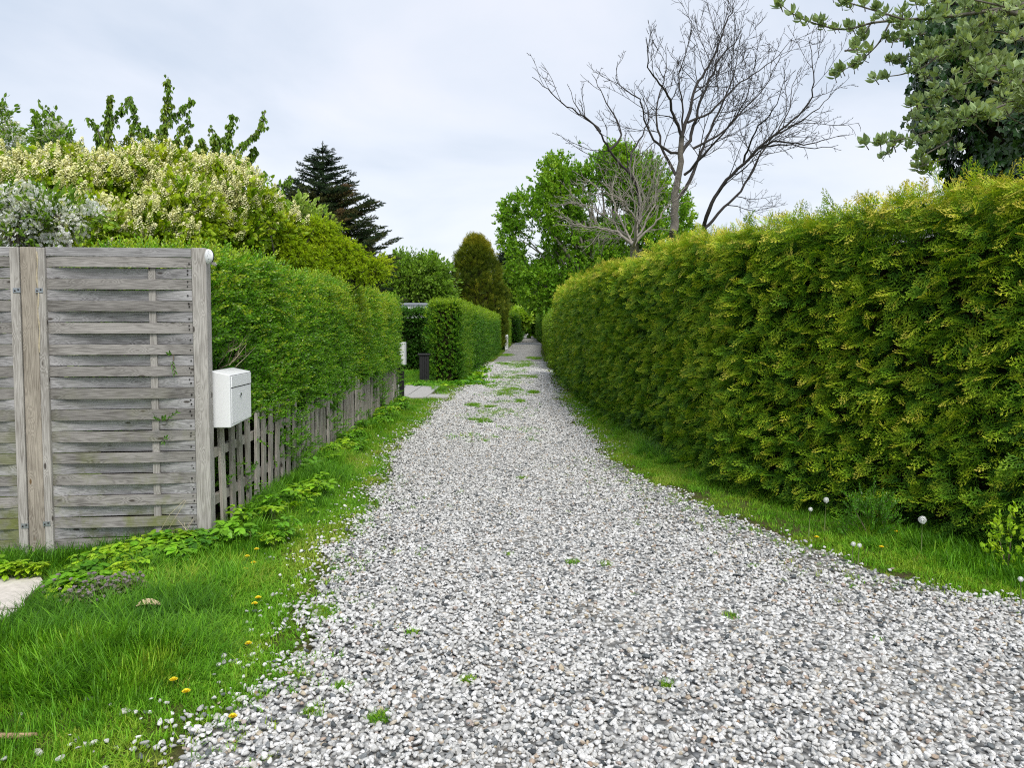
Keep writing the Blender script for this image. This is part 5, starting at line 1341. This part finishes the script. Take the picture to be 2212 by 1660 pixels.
def resample(pl, n):
    pl = np.asarray(pl, float); c = np.r_[0, np.cumsum(np.linalg.norm(np.diff(pl, axis=0), axis=1))]; t = np.linspace(0, c[-1], n)
    q = np.array([np.interp(t, c, pl[:, j]) for j in range(3)]).T
    for _ in range(2): q[1:-1] = (q[:-2] + 2 * q[1:-1] + q[2:]) / 4
    return q
def z6(x, y): return 1032.6 + x * .3777, y * .3777
def bare_tree():
    Y = 13.0
    def mk(name, label, limbs, base_px, r, dens, mat, Yc, up=.20, maxl=3, lenf=.46):
        bp_ = P(*z6(*base_px), Yc); b = np.array([bp_[0], bp_[1], 0]); root = empty(name, tuple(b), label, 'tree', 'bare trees on the right')
        gt = Geo(); gb = Geo(); st = bp_ - b
        tube(gt, resample([(0, 0, -.1), (0.02, 0, st[2] * .5), st], 6), np.linspace(r * 1.25, r, 6), 9)
        for k, (poly, r0, r1, main) in enumerate(limbs):
            if k == 0 or math.hypot(poly[0][0] - base_px[0], poly[0][1] - base_px[1]) < 90: poly = [base_px] + poly if tuple(poly[0]) != tuple(base_px) else poly
            dy0, dy1 = (0, U(-1.4, 1.4)) if not main else (0, 0)
            m_ = len(poly); pl = np.array([P(*z6(x, y), Yc + dy0 + (dy1 - dy0) * (i / max(1, m_ - 1)) ** 1.0) for i, (x, y) in enumerate(poly)]) - b
            pl = resample(pl, max(8, m_ * 3)); pl[1:-1] += RNG.normal(0, .012, (len(pl) - 2, 3))
            if main: tube(gt, pl, np.linspace(r0, r1, len(pl)), 8)
            else: branchy(gb, pl, r0, r1, 0, maxl, dens, up=up, lenf=lenf)
        gt.obj('trunk', M['bark'] if mat is M['bark_dark'] else mat, root, True); gb.obj('branches', mat, root, True, kind='stuff')
        print(name, gb.n)
    mk('bare_tree', 'tall bare tree with dark branches spreading over the thuja hedge', [
        ([(1120, 1320), (1130, 1100), (1160, 900), (1165, 780)], .070, .042, True),
        ([(1165, 780), (1110, 640), (1095, 540), (1040, 480), (980, 400), (965, 330), (960, 210)], .032, .005, False),
        ([(1165, 780), (1200, 680), (1230, 530), (1290, 420), (1340, 340), (1390, 240), (1410, 140), (1460, 30), (1480, -60)], .036, .005, False),
        ([(1160, 880), (1215, 800), (1270, 580), (1330, 450), (1380, 310), (1480, 250), (1520, 90)], .035, .004, False),
        ([(1130, 1150), (1190, 1080), (1260, 920), (1300, 800), (1390, 620), (1470, 400), (1500, 200)], .036, .005, False),
        ([(1160, 880), (1060, 860), (1000, 800), (950, 700), (940, 560), (850, 530), (780, 460), (800, 350)], .026, .004, False),
        ([(1130, 1000), (1050, 850), (1010, 700), (1030, 560), (1080, 400), (1070, 260)], .028, .004, False),
        ([(1200, 700), (1350, 640), (1450, 500), (1560, 440), (1700, 340), (1800, 215)], .024, .004, False),
        ([(1230, 850), (1400, 770), (1500, 640), (1640, 500), (1740, 300)], .024, .004, False),
        ([(1180, 1000), (1290, 900), (1450, 700), (1540, 560), (1590, 330)], .024, .004, False),
        ([(1165, 780), (1180, 620), (1130, 450), (1190, 280), (1230, 140)], .020, .004, False)], (1120, 1320), .075, (4.2, 7.0, 11), M['bark_dark'], Y)
    mk('bare_tree', 'bare tree leaning right with twin stems over the thuja hedge', [
        ([(1300, 1270), (1350, 1120), (1440, 1010), (1520, 930), (1600, 850), (1720, 750), (1860, 640), (1920, 550), (1920, 400), (1890, 210)], .042, .005, False),
        ([(1620, 840), (1700, 800), (1850, 830), (1960, 810), (2110, 770)], .022, .004, False),
        ([(1600, 850), (1750, 820), (1900, 850), (2060, 830)], .020, .004, False),
        ([(1335, 1265), (1480, 1110), (1570, 990), (1620, 880), (1700, 770), (1780, 640), (1790, 500), (1850, 380)], .030, .004, False),
        ([(1520, 930), (1560, 800), (1620, 700), (1720, 590), (1760, 420)], .022, .004, False),
        ([(1700, 770), (1840, 700), (1950, 620), (2060, 490)], .020, .004, False)], (1290, 1310), .055, (3.9, 6.5, 10), M['bark_dark'], Y + .8, .16, 3, .40)
    mk('bare_tree', 'bare tree with a long branch reaching left over the green tree', [
        ([(905, 1390), (920, 1200), (915, 1080), (860, 980), (800, 920), (745, 860), (700, 750), (600, 660), (480, 590), (400, 510), (310, 440)], .034, .004, False),
        ([(745, 860), (830, 800), (790, 680), (720, 560), (650, 420)], .022, .004, False),
        ([(860, 980), (880, 850), (960, 760), (980, 620), (900, 480)], .020, .004, False),
        ([(700, 750), (640, 700), (560, 620), (520, 500)], .016, .004, False)], (900, 1400), .055, (3.4, 6, 10), M['bark_dark'], Y - .6, .22, 3, .36)
    mk('bare_fruit_tree', 'small pale grey twiggy fruit tree just behind the thuja hedge', [
        ([(890, 1400), (800, 1330), (650, 1300), (540, 1290), (450, 1230)], .030, .004, False),
        ([(895, 1390), (900, 1250), (840, 1150), (700, 1080), (600, 1040)], .026, .004, False),
        ([(890, 1390), (930, 1250), (930, 1100), (880, 960), (900, 880)], .026, .004, False),
        ([(900, 1380), (1010, 1280), (1080, 1180), (1150, 1130), (1190, 1050)], .026, .004, False),
        ([(890, 1390), (790, 1230), (760, 1100), (790, 960)], .022, .004, False),
        ([(895, 1390), (990, 1220), (1030, 1080), (1000, 950)], .022, .004, False),
        ([(880, 1380), (720, 1220), (600, 1170), (520, 1110)], .020, .004, False)], (890, 1410), .05, (8, 10, 12), M['bark_pale'], 11.0, .1, 3, .46)
bare_tree()

# ------------------------------------------------------------------ whitebeam and the ivy-clad tree at the top right
def z7(x, y): return 1622.7 + x * .2888, y * .2888
def whitebeam():
    Y = 6.0; b = np.array([P(2260, 706, 6.8)[0], 6.8, 0]); root = empty('whitebeam_tree', tuple(b), 'whitebeam with pale felted leaves hanging in at the top right corner', 'tree')
    gt = Geo(); tube(gt, [(0, 0, -.1), (0, .05, 1.8), (-.1, 0, 3.4), (-.2, -.2, 4.6)], [.12, .10, .08, .05], 8)
    gb = Geo(); P_, D_ = [], []
    limbs = [[(2300, -40), (1900, 60), (1500, 120), (1150, 145), (900, 165), (700, 230), (560, 200), (430, 160), (310, 110), (200, 10)],
             [(1900, 780), (1700, 860), (1500, 930), (1250, 1010), (1000, 1068), (840, 1060)], [(1500, 1040), (1380, 1110), (1280, 1168), (1190, 1200)],
             [(1040, 160), (990, 260), (950, 330), (850, 430), (720, 510), (600, 560)], [(1150, 145), (900, 70), (700, 10), (500, -60)],
             [(2200, 600), (2040, 600), (1850, 625), (1700, 560), (1600, 440)], [(1700, 600), (1500, 650), (1330, 740), (1160, 790)], [(1850, 400), (1600, 420), (1400, 410), (1150, 420), (1000, 470)],
             [(1500, 930), (1350, 880), (1150, 890)], [(1100, 1045), (1040, 1130), (980, 1170)], [(1250, 1010), (1300, 1060), (1250, 1080)], [(1450, 1190), (1330, 1220), (1250, 1250)],
             [(2041, 290), (1850, 230), (1600, 260), (1350, 330), (1200, 560)], [(1900, 50), (1600, -20), (1200, 40)], [(2040, 120), (1850, 60), (1700, 200), (1500, 330)], [(2000, 480), (1850, 480), (1650, 540), (1500, 720)],
             [(2041, 700), (1950, 850), (1850, 900)], [(1300, 250), (1150, 260), (1050, 320)], [(900, 165), (850, 250), (800, 280)], [(1400, 410), (1300, 500), (1120, 560), (920, 580)], [(700, 380), (760, 370), (850, 380)]]
    for k, l in enumerate(limbs):
        dy = U(-.55, .35); pl = np.array([P(*z7(x, y), Y + dy) for x, y in l]) - b; pl = resample(pl, len(l) * 4); L = np.linalg.norm(np.diff(pl, axis=0), axis=1).sum()
        tube(gb, pl, np.linspace(.020 if k in (0, 5, 14) else .008, .0025, len(pl)), 5, 0, False)
        c = np.r_[0, np.cumsum(np.linalg.norm(np.diff(pl, axis=0), axis=1))]
        for s in np.arange(L * (.10 if k else .3), L, .045):
            p = np.array([np.interp(s, c, pl[:, j]) for j in range(3)]); tt = s / L
            nside = 1 if tt > .8 else (2 if p[0] + b[0] > P(*z7(1200, 300), Y)[0] else 1)
            if RNG.random() < .25: continue
            for q in range(nside):
                o = RNG.normal(size=3) * [1, 1, .8]; o = norm(o) * U(.02, .15) * (1 - .75 * tt); P_.append(p + o); D_.append(o * 3 + [-.25, -.2, .35])
                if q == 0 and np.linalg.norm(o) > .05: tube(gb, [p, p + o], [.003, .002], 3, 0, False)
    # fill towards the right edge
    n = 230
    for i in range(n):
        x = U(1250, 2400); y = U(-80, 900)
        if (x - 1250) / 1100 < U(-.2, .7): continue
        p = P(*z7(x, y), Y + U(-.5, .6)) - b; P_.append(p); D_.append(RNG.normal(size=3) * .5 + [-.2, -.3, .6])
        if i % 2: tube(gb, [p, p + [U(.1, .3), U(0, .2), U(-.15, .1)]], [.003, .006], 3, 0, False)
    gt.obj('trunk', M['bark'], root, True); gb.obj('branches', M['bark'], root, True)
    P_ = np.array(P_); D_ = norm(np.array(D_)); n = len(P_)
    right = smooth(P(1900, 706, Y)[0] - b[0], P(2150, 706, Y)[0] - b[0], P_[:, 0])
    scatter('leaves', 'whitebeam', P_, frame(D_, norm(RNG.normal(size=(n, 3)) + [0, -.3, 1])), RNG.uniform(.75, 1.35, n), .36 + .38 * right + .35 * (RNG.random(n) - .4), root)
    print('whitebeam', n)
whitebeam()
def ivy_tree():
    Y = 7.4; c = P(2225, 300, Y); b = np.array([c[0], Y, 0]); root = empty('ivy_clad_tree', tuple(b), 'tree trunk thickly clad in dark ivy behind the whitebeam at the right edge', 'tree')
    k = Y / FPX
    g = Geo(); tube(g, [(0, 0, -.1), (.05, 0, 2.5), (0, .1, 5.2)], [.22, .18, .12], 10); tube(g, [(0, 0, 3.1), (-.45, 0, 3.9), (-.8, .1, 4.6)], [.10, .08, .05], 7)
    g.obj('trunk', M['bark_dark'], root, True)
    g = Geo(); lathe(g, [(.40, 1.2), (.48, 2.2), (.52, 3.0), (.55, 3.6), (.50, 4.4), (.40, 5.2)], 14); g.obj('inner_shade_core', M['hedge_core'], root)  # solid core whose dark colour stands for shade behind the ivy leaves
    n = 3600; z = RNG.uniform(1.2, 5.3, n); a = RNG.uniform(0, 6.28, n); d = np.c_[np.cos(a), np.sin(a), np.zeros(n)]
    R = np.interp(z, [1.2, 2.2, 3, 3.6, 4.4, 5.3], [.48, .56, .62, .66, .62, .5]) * (1 + .35 * (fnoise(np.c_[d[:, :2] * 1.2, z], 1.6, 2) - .5)); pts = d * R[:, None] + np.c_[np.zeros((n, 2)), z]
    # ivy along the side limb
    m = 420; t = RNG.random(m); q = np.array([(-.35 - .35 * t_, 0, 3.75 + .65 * t_) for t_ in t]); d2 = norm(RNG.normal(size=(m, 3))); pts = np.vstack([pts, q + d2 * .20]); d = np.vstack([d, d2])
    # hanging ivy bunch left of the trunk
    m = 240; q = np.array([P(*z7(1370, 380), Y) - b + [U(-.06, .06), U(-.1, .1), U(-.9, .3)] for _ in range(m)]); d2 = norm(RNG.normal(size=(m, 3))); pts = np.vstack([pts, q + d2 * .12]); d = np.vstack([d, d2])
    n = len(pts); down = norm(np.array([[0, 0, 1.]]) + RNG.normal(size=(n, 3)) * .25 + d * .2)
    scatter('leaves', 'ivy', pts, frame(down, d + RNG.normal(size=(n, 3)) * .25), RNG.uniform(.75, 1.25, n), .45 + .5 * (RNG.random(n) - .5), root)
ivy_tree()

# ------------------------------------------------------------------ small things: dandelions, leaf, stick, stones, sprigs
def dandelion_flower(x, y, label, h=.05, s=1.0):
    r = empty('dandelion', (x, y, gz1(x, y)), label, 'flower', 'yellow dandelions in the grass', U(0, 6))
    g = Geo(); tube(g, [(0, 0, 0), (.004, .002, h * .6), (.006, .003, h)], [.0022, .002, .002], 5); g.obj('stem', M['stem'], r)
    g = Geo()
    for ring, (rr, n_, zz) in enumerate([(.020, 14, 0), (.015, 11, .003), (.009, 8, .006)]):
        for k in range(n_):
            a = k * 2 * PI / n_ + ring * .2; w = .0032
            ca, sa = math.cos(a), math.sin(a)
            g.add([(.006 - sa * w, .003 + ca * w, h), (.006 + sa * w, .003 - ca * w, h), (.006 + ca * rr * s + sa * w * .7, .003 + sa * rr * s - ca * w * .7, h + .006 + zz), (.006 + ca * rr * s - sa * w * .7, .003 + sa * rr * s + ca * w * .7, h + .006 + zz)], [(0, 1, 2, 3)])
    g.obj('petals', M['yellow'], r)
    return r
def clock(x, y, label, h, r_, lean=0.0):
    r = empty('dandelion_clock', (x, y, gz1(x, y)), label, 'seed head', 'dandelion clocks by the thuja hedge')
    g = Geo(); tube(g, [(0, 0, 0), (lean * .4, 0, h * .55), (lean, 0, h)], [.0035, .003, .0025], 6); g.obj('stem', M['stem'], r, True)
    g = Geo(); c = np.array([lean, 0, h + r_ * .8]); lathe(g, [(.001, -.006), (.006, -.003), (.006, .003), (.001, .006)], 8, 0, 'z', c)
    n_ = 130
    for k in range(n_):
        zz = 1 - 2 * (k + .5) / n_; a = k * 2.39996; q = math.sqrt(1 - zz * zz); d = np.array([q * math.cos(a), q * math.sin(a), zz]); e1 = norm(np.cross(d, [.3, .5, .8])); e2 = np.cross(d, e1)
        p = c + d * r_ * U(.92, 1.03); s = r_ * .13
        g.add([p + e1 * s, p - e1 * s * .5 + e2 * s * .87, p - e1 * s * .5 - e2 * s * .87, c + d * r_ * .5], [(0, 1, 2), (0, 3, 1)])
    g.obj('seed_head', M['clock'], r)
FL_ = [(553, 1215, 'upper right bloom of the dandelion cluster by the mailbox verge', .09), (547, 1235, 'lower right bloom of the dandelion cluster in the verge', .06), (536, 1228, 'middle bloom of the dandelion cluster in the verge', .08), (529, 1246, 'lower left bloom of the dandelion cluster in the verge', .05),
       (370, 1248, 'lone yellow dandelion left of the dandelion cluster', .06), (561, 1310, 'larger yellow dandelion below the dandelion cluster', .05), (552, 1321, 'smaller yellow dandelion touching the larger one below the cluster', .04), (374, 1492, 'yellow dandelion low in the left grass', .05), (406, 1515, 'yellow dandelion just right of the low grass one near the stones', .04),
       (534, 1408, 'yellow dandelion in the grass near the gravel edge', .04), (502, 1567, 'yellow dandelion among the first stones at the bottom', .03), (315, 1285, 'yellow dandelion above the dry leaf', .03), (1762, 1175, 'yellow dandelion under the thuja between the white seed heads', .05), (1936, 1175, 'yellow dandelion right of the big white seed head', .09), (1905, 1200, 'yellow dandelion at the foot of the big white seed head', .06), (1695, 978 + 80, 'yellow dandelion at the thuja foot behind the mossy patch', .05)]
for u, v, lb, h in FL_:
    x, y, _ = G(u, v, 0); dandelion_flower(x, y, lb, h * .8, .78)
clk = [(1781, 1125, 1081, 'tall white dandelion clock standing under the thuja hedge', .019), (1747, 1135, 1101, 'small white dandelion clock left of the tall one', .014), (1990, 1175, 1124, 'largest white dandelion clock nearest the right edge', .024), (1840, 1195, 1176, 'left one of the low pair of white dandelion clocks', .014), (1853, 1198, 1179, 'right one of the low pair of white dandelion clocks', .013), (1704, 1010, 945 + 0, 'distant white dandelion clock at the hedge foot', .02), (2205, 1290, 1252, 'white dandelion clock cut by the right edge of the picture', .013)]
for u, vb, vt, lb, r_ in clk:
    x, y, _ = G(u, vb + 25, 0); ztop = P(u, vt, y)[2]; clock(x, y, lb, max(ztop - r_ * .8, .03), r_, U(-.01, .01))
# more stones lying in the grass
def stone(u, v, s, label, z=None):
    x, y, _ = G(u, v, 0); g = g_rock(3, random.randint(0, 9999)); g.v[0] *= np.array([s * 1.3, s, s]); o = g.obj('stone', M['stone'], smooth_=True, loc=(x, y, gz1(x, y) + s * .22)); o.rotation_euler = (U(-.2, .2), U(-.2, .2), U(0, 6)); tag(o, label, 'stone', 'pale stones lying in the grass')
M['stone'] = flat_mat('pale_flint_stone', (.56, .55, .50), .7, bump=.5, bscale=30, var=.2)
for u, v, s, lb in [(272, 1545, .045, 'pale flat stone half sunk in the grass, leftmost of the lower pair'), (525, 1515, .040, 'pale stone lying apart left of the gravel edge'), (84, 1630, .04, 'pale stone in the bottom left corner of the grass'), (45, 1548, .028, 'small white stone above the stick at the left edge'), (1726, 1190, .035, 'white stone alone on the right verge beside the gravel'), (467, 1555, .05, 'large pale stone at the ragged lower end of the grass'), (170, 1605, .035, 'grey stone right of the stick in the grass'), (720, 1560 - 390, .05, 'white stone at the gravel edge by the curve of the verge')]:
    stone(u, v, s, lb)
# dry leaf and stick
x, y, _ = G(316, 1340, 0); sh = leaf_shape(.12, .07, .5, .25, 4); g = Geo(); g.add(sh[0], sh[1]); g.add(sh[0] - [0, 0, .0015], [tuple(reversed(f)) for f in sh[1]])
M['dry_leaf'] = flat_mat('dry_leaf', (.62, .47, .30), .7, var=.15, bscale=30)
o = g.obj('fallen_leaf', M['dry_leaf'], loc=(x - .05, y, gz1(x, y) + .065)); o.rotation_euler = (.15, .1, -1.2); tag(o, 'curled pale brown fallen leaf lying on the grass', 'leaf')
x, y, _ = G(25, 1608, 0); g = Geo(); tube(g, [(-.14, -.02, 0), (-.05, 0, .003), (.03, .005, .002), (.075, .018, .001)], [.011, .012, .010, .006], 7)
o = g.obj('stick', flat_mat('barked_stick', (.36, .24, .14), .8, bump=.4, var=.4, bscale=60), smooth_=True, loc=(x, y, .022 + gz1(x, y))); tag(o, 'short broken stick lying on the soil at the bottom left', 'stick')
# privet sprigs poking through the woven panel
def poke(u, v, label, n, dirs):
    c = P(u, v, 4.80); r = empty('privet_sprig', tuple(c), label, 'sprig', 'privet sprigs poking through the slats')
    g = Geo()
    for (dx_, dz_, L_) in dirs:
        e_ = np.array([dx_, -.05, dz_]); e_ = e_ / np.linalg.norm(e_) * L_; tube(g, [(0, .05, 0), e_ * .5, e_], [.0025, .002, .001], 4, 1, False)
        sh = leaf_shape(.032, .012, .3, .15)
        for k in range(n):
            t = .3 + .7 * k / n
            for s in (0, PI):
                a = norm(e_); R0 = rotm('y', s + k * 1.57 + .4) @ rotm('x', rad(42)); z_ = np.cross(norm(np.cross(a, [0, 1., 0])), a)
                Xa = norm(np.cross(a, [0, -1., .1])); Za = np.cross(Xa, a); B = np.stack([Xa, a, Za], 1)
                g.add((sh[0] * U(.8, 1.1) @ R0.T) @ B.T + e_ * t, sh[1], 0)
    me = g.obj('leaves', [M['privet_plain'], M['stem_brown']], r)
M['privet_plain'] = flat_mat('privet_leaf_plain', (.085, .20, .022), .4, var=.35, bscale=60)
poke(368, 768, 'highest privet sprig hanging from a gap in the woven panel', 6, [(.05, -.12, .14), (.01, .02, .03)])
poke(352, 912, 'wide privet sprig with two branches in the middle of the woven panel', 6, [(.10, .06, .16), (-.06, .05, .06), (.03, .03, .08)])
poke(355, 950, 'lowest small privet sprig in the woven panel', 3, [(.01, -.02, .04), (.04, .03, .05)])
# dry stalks leaning on the panel
r = empty('dry_stalks', tuple(P(400, 1170, 4.74)), 'thin pale dry stalks leaning against the lower right of the woven panel', 'dry stalks')
for a, b_ in [((345, 1150), (400, 1080)), ((352, 1165), (402, 1082)), ((408, 1180), (398, 1130)), ((395, 1190), (418, 1120)), ((380, 1200), (410, 1130)), ((415, 1175), (385, 1125)), ((390, 1195), (372, 1150))]:
    g = Geo(); p0 = P(*a, 4.76) - P(400, 1170, 4.74); p1 = P(*b_, 4.80) - P(400, 1170, 4.74); tube(g, [p0, (p0 + p1) / 2 + [U(-.01, .02), -.02, .015], p1], .0013, 4); g.obj('stalk', M['stem_dry'], r)
# bare twigs inside the gap above the mailbox
r = empty('privet_twigs', tuple(P(500, 760, 5.3)), 'bare brown twigs sticking out of the privet above the mailbox', 'twigs')
for k in range(9):
    g = Geo(); a = np.array([U(-.15, .05), U(-.05, .15), U(-.15, .0)]); d = np.array([U(.05, .22), U(-.15, .05), U(.05, .22)]); q = [a, a + d * .5 + RNG.normal(0, .01, 3), a + d]
    tube(g, q, [.003, .0022, .0012], 4); tube(g, [q[1], q[1] + d * .4 + RNG.normal(0, .04, 3)], [.0018, .001], 3); g.obj('twig', M['stem_dry'] if k % 3 == 0 else M['stem_brown'], r)
# box-like shrublet under the thuja, and small bush at the right edge
def small_bush(name, label, u, v, w, h, n, key, tint, s):
    x, y, _ = G(u, v, 0); r = empty(name, (x, y, 0), label, 'shrub'); d = norm(RNG.normal(size=(n, 3))); d[:, 2] = np.abs(d[:, 2]); rr = RNG.uniform(.6, 1, n)[:, None]; pts = d * rr * [w, w * .7, h]
    scatter('foliage', key, pts, frame(norm(d + [0, 0, .6] + RNG.normal(size=(n, 3)) * .3), norm(RNG.normal(size=(n, 3)) + [0, 0, 1])), RNG.uniform(.7, 1.1, n) * s, tint + .3 * (RNG.random(n) - .5), r)
    g = Geo()
    for k in range(5): tube(g, [(0, 0, 0), pts[k] * .5, pts[k]], [.005, .004, .002], 4)
    g.obj('stems', M['stem_brown'], r)
small_bush('privet_seedling', 'small dark green bush in front of the thuja between the seed heads', 1880, 1165, .17, .33, 110, 'privet', .30, .8)
small_bush('rose_seedling', 'pale green seedling bush at the right edge below the thuja', 2175, 1235, .13, .34, 55, 'weedfar', .8, .5)
small_bush('rose_seedling', 'small pale green sprig growing out of the thuja at mid length', 1665, 1045, .10, .34, 14, 'weedfar', .9, .5)

# ------------------------------------------------------------------ far things
# garden shed roof behind the dark hedge
r = empty('garden_shed', tuple(P(885, 706, 27.0)[:2]) + (0,), 'low white garden shed with a flat grey felt roof behind the dark hedge', 'shed')
g = Geo(); box(g, -1.7, 1.0, 0, 2.4, 0, 2.02); g.obj('wall', flat_mat('white_boards', (.72, .74, .76), .6, var=.05), r)
g = Geo(); box(g, -1.85, 1.15, -.15, 2.5, 2.16, 2.24); g.obj('roof', flat_mat('grey_felt', (.30, .33, .37), .8, var=.2), r)
g = Geo(); box(g, -1.8, 1.1, -.10, 2.45, 2.022, 2.158); g.obj('fascia', M['white_plastic'], r)
# red brick cottage glimpse
r = empty('brick_house', tuple(P(1107, 706, 80)[:2]) + (0,), 'red brick house glimpsed above the far left hedge', 'house')
g = Geo(); box(g, -3.2, .5, 0, 6, 0, 2.2); g.obj('wall', flat_mat('red_brick', (.30, .11, .075), .85, var=.25, bscale=12), r)
g = Geo(); g.add([(-3.4, -.2, 2.2), (.7, -.2, 2.2), (.7, 6.2, 2.2), (-3.4, 6.2, 2.2), (-1.35, -.2, 3.3), (-1.35, 6.2, 3.3)], [(0, 1, 4), (2, 3, 5), (1, 2, 5, 4), (3, 0, 4, 5), (0, 3, 2, 1)]); g.obj('roof', flat_mat('brown_roof_tile', (.10, .065, .05), .8, var=.2), r)
g = Geo(); box(g, -2.6, -1.9, -.03, .0, .9, 1.9); w_ = g.obj('window', M['white_paint'], r)
# low white picket fence on the left beyond the conifer
r = empty('white_picket_fence', tuple(P(1091, 757, 44)[:2]) + (0,), 'short white picket fence left of the lane beyond the conifer', 'fence', rz=rad(86))
for i in range(16):
    g = Geo(); x = i * .14; g.add([(x, -.02, .05), (x + .09, -.02, .05), (x + .09, -.02, .85), (x + .045, -.02, .92), (x, -.02, .85), (x, .0, .05), (x + .09, .0, .05), (x + .09, .0, .85), (x + .045, .0, .92), (x, .0, .85)], [(4, 3, 2, 1, 0), (5, 6, 7, 8, 9), (0, 1, 6, 5), (1, 2, 7, 6), (2, 3, 8, 7), (3, 4, 9, 8), (4, 0, 5, 9)]); g.obj('picket', M['white_paint'], r)
for z in (.25, .65):
    g = Geo(); box(g, 0, 2.25, .002, .04, z, z + .08); g.obj('rail', M['white_paint'], r)
# white gate board
r = empty('white_gate', tuple(P(1119, 735, 74)[:2]) + (0,), 'white garden gate half hidden at the far left of the lane', 'gate', rz=rad(84))
for i in range(6):
    g = Geo(); box(g, i * .17, i * .17 + .13, -.02, .02, .1, 1.35); g.obj('board', M['white_paint'], r)
g = Geo(); box(g, 0, 1.0, .022, .06, 1.05, 1.15); g.obj('rail', M['white_paint'], r)
# street lamps
def lamp(label, u, vtop, vbase_depth, arm, extras=False):
    Y = vbase_depth; t = P(u, vtop, Y); r = empty('street_lamp', (t[0], t[1], 0), label, 'street lamp', 'grey street lamps along the lane'); h = t[2]
    g = Geo(); tube(g, [(0, 0, -.1), (0, 0, h * .5), (0, 0, h - .05)], [.06, .05, .04], 10); tube(g, [(0, 0, h - .08), (arm * .3, 0, h), (arm * .75, 0, h + .02)], .025, 8); g.obj('pole', M['metal'], r, True)
    g = Geo(); lathe(g, [(.05, -.30), (.15, -.24), (.19, -.05), (.17, .15), (.10, .30)], 14, 0, 'x', (arm, 0, h + .02))
    g.v[0][:, 2] = (g.v[0][:, 2] - h - .02) * .55 + h + .02
    g.obj('lamp_head', M['white_plastic'], r, True)
    if extras:
        g = Geo(); box(g, -.33, .33, -.10, -.06, .35, 1.05); s_ = g.obj('notice_board', M['white_paint'], r)
        g = Geo(); box(g, -.06, .06, -.105, -.1005, .5, .9); g.obj('notice', M['dark_gap'], s_)
        g = Geo(); lathe(g, [(.02, -.10), (.28, -.08), (.28, -.03), (.02, -.02)], 18, 0, 'y', (-.38, 0, 3.2)); g.obj('round_sign', M['white_plastic'], r)
lamp('street lamp with a white head poking out of the right hedge', 1185, 668, 62, -.55)
lamp('farthest street lamp with a white notice board at the end of the lane', 1151, 681, 150, -.4, True)
# pale bare shrub behind
print('done')
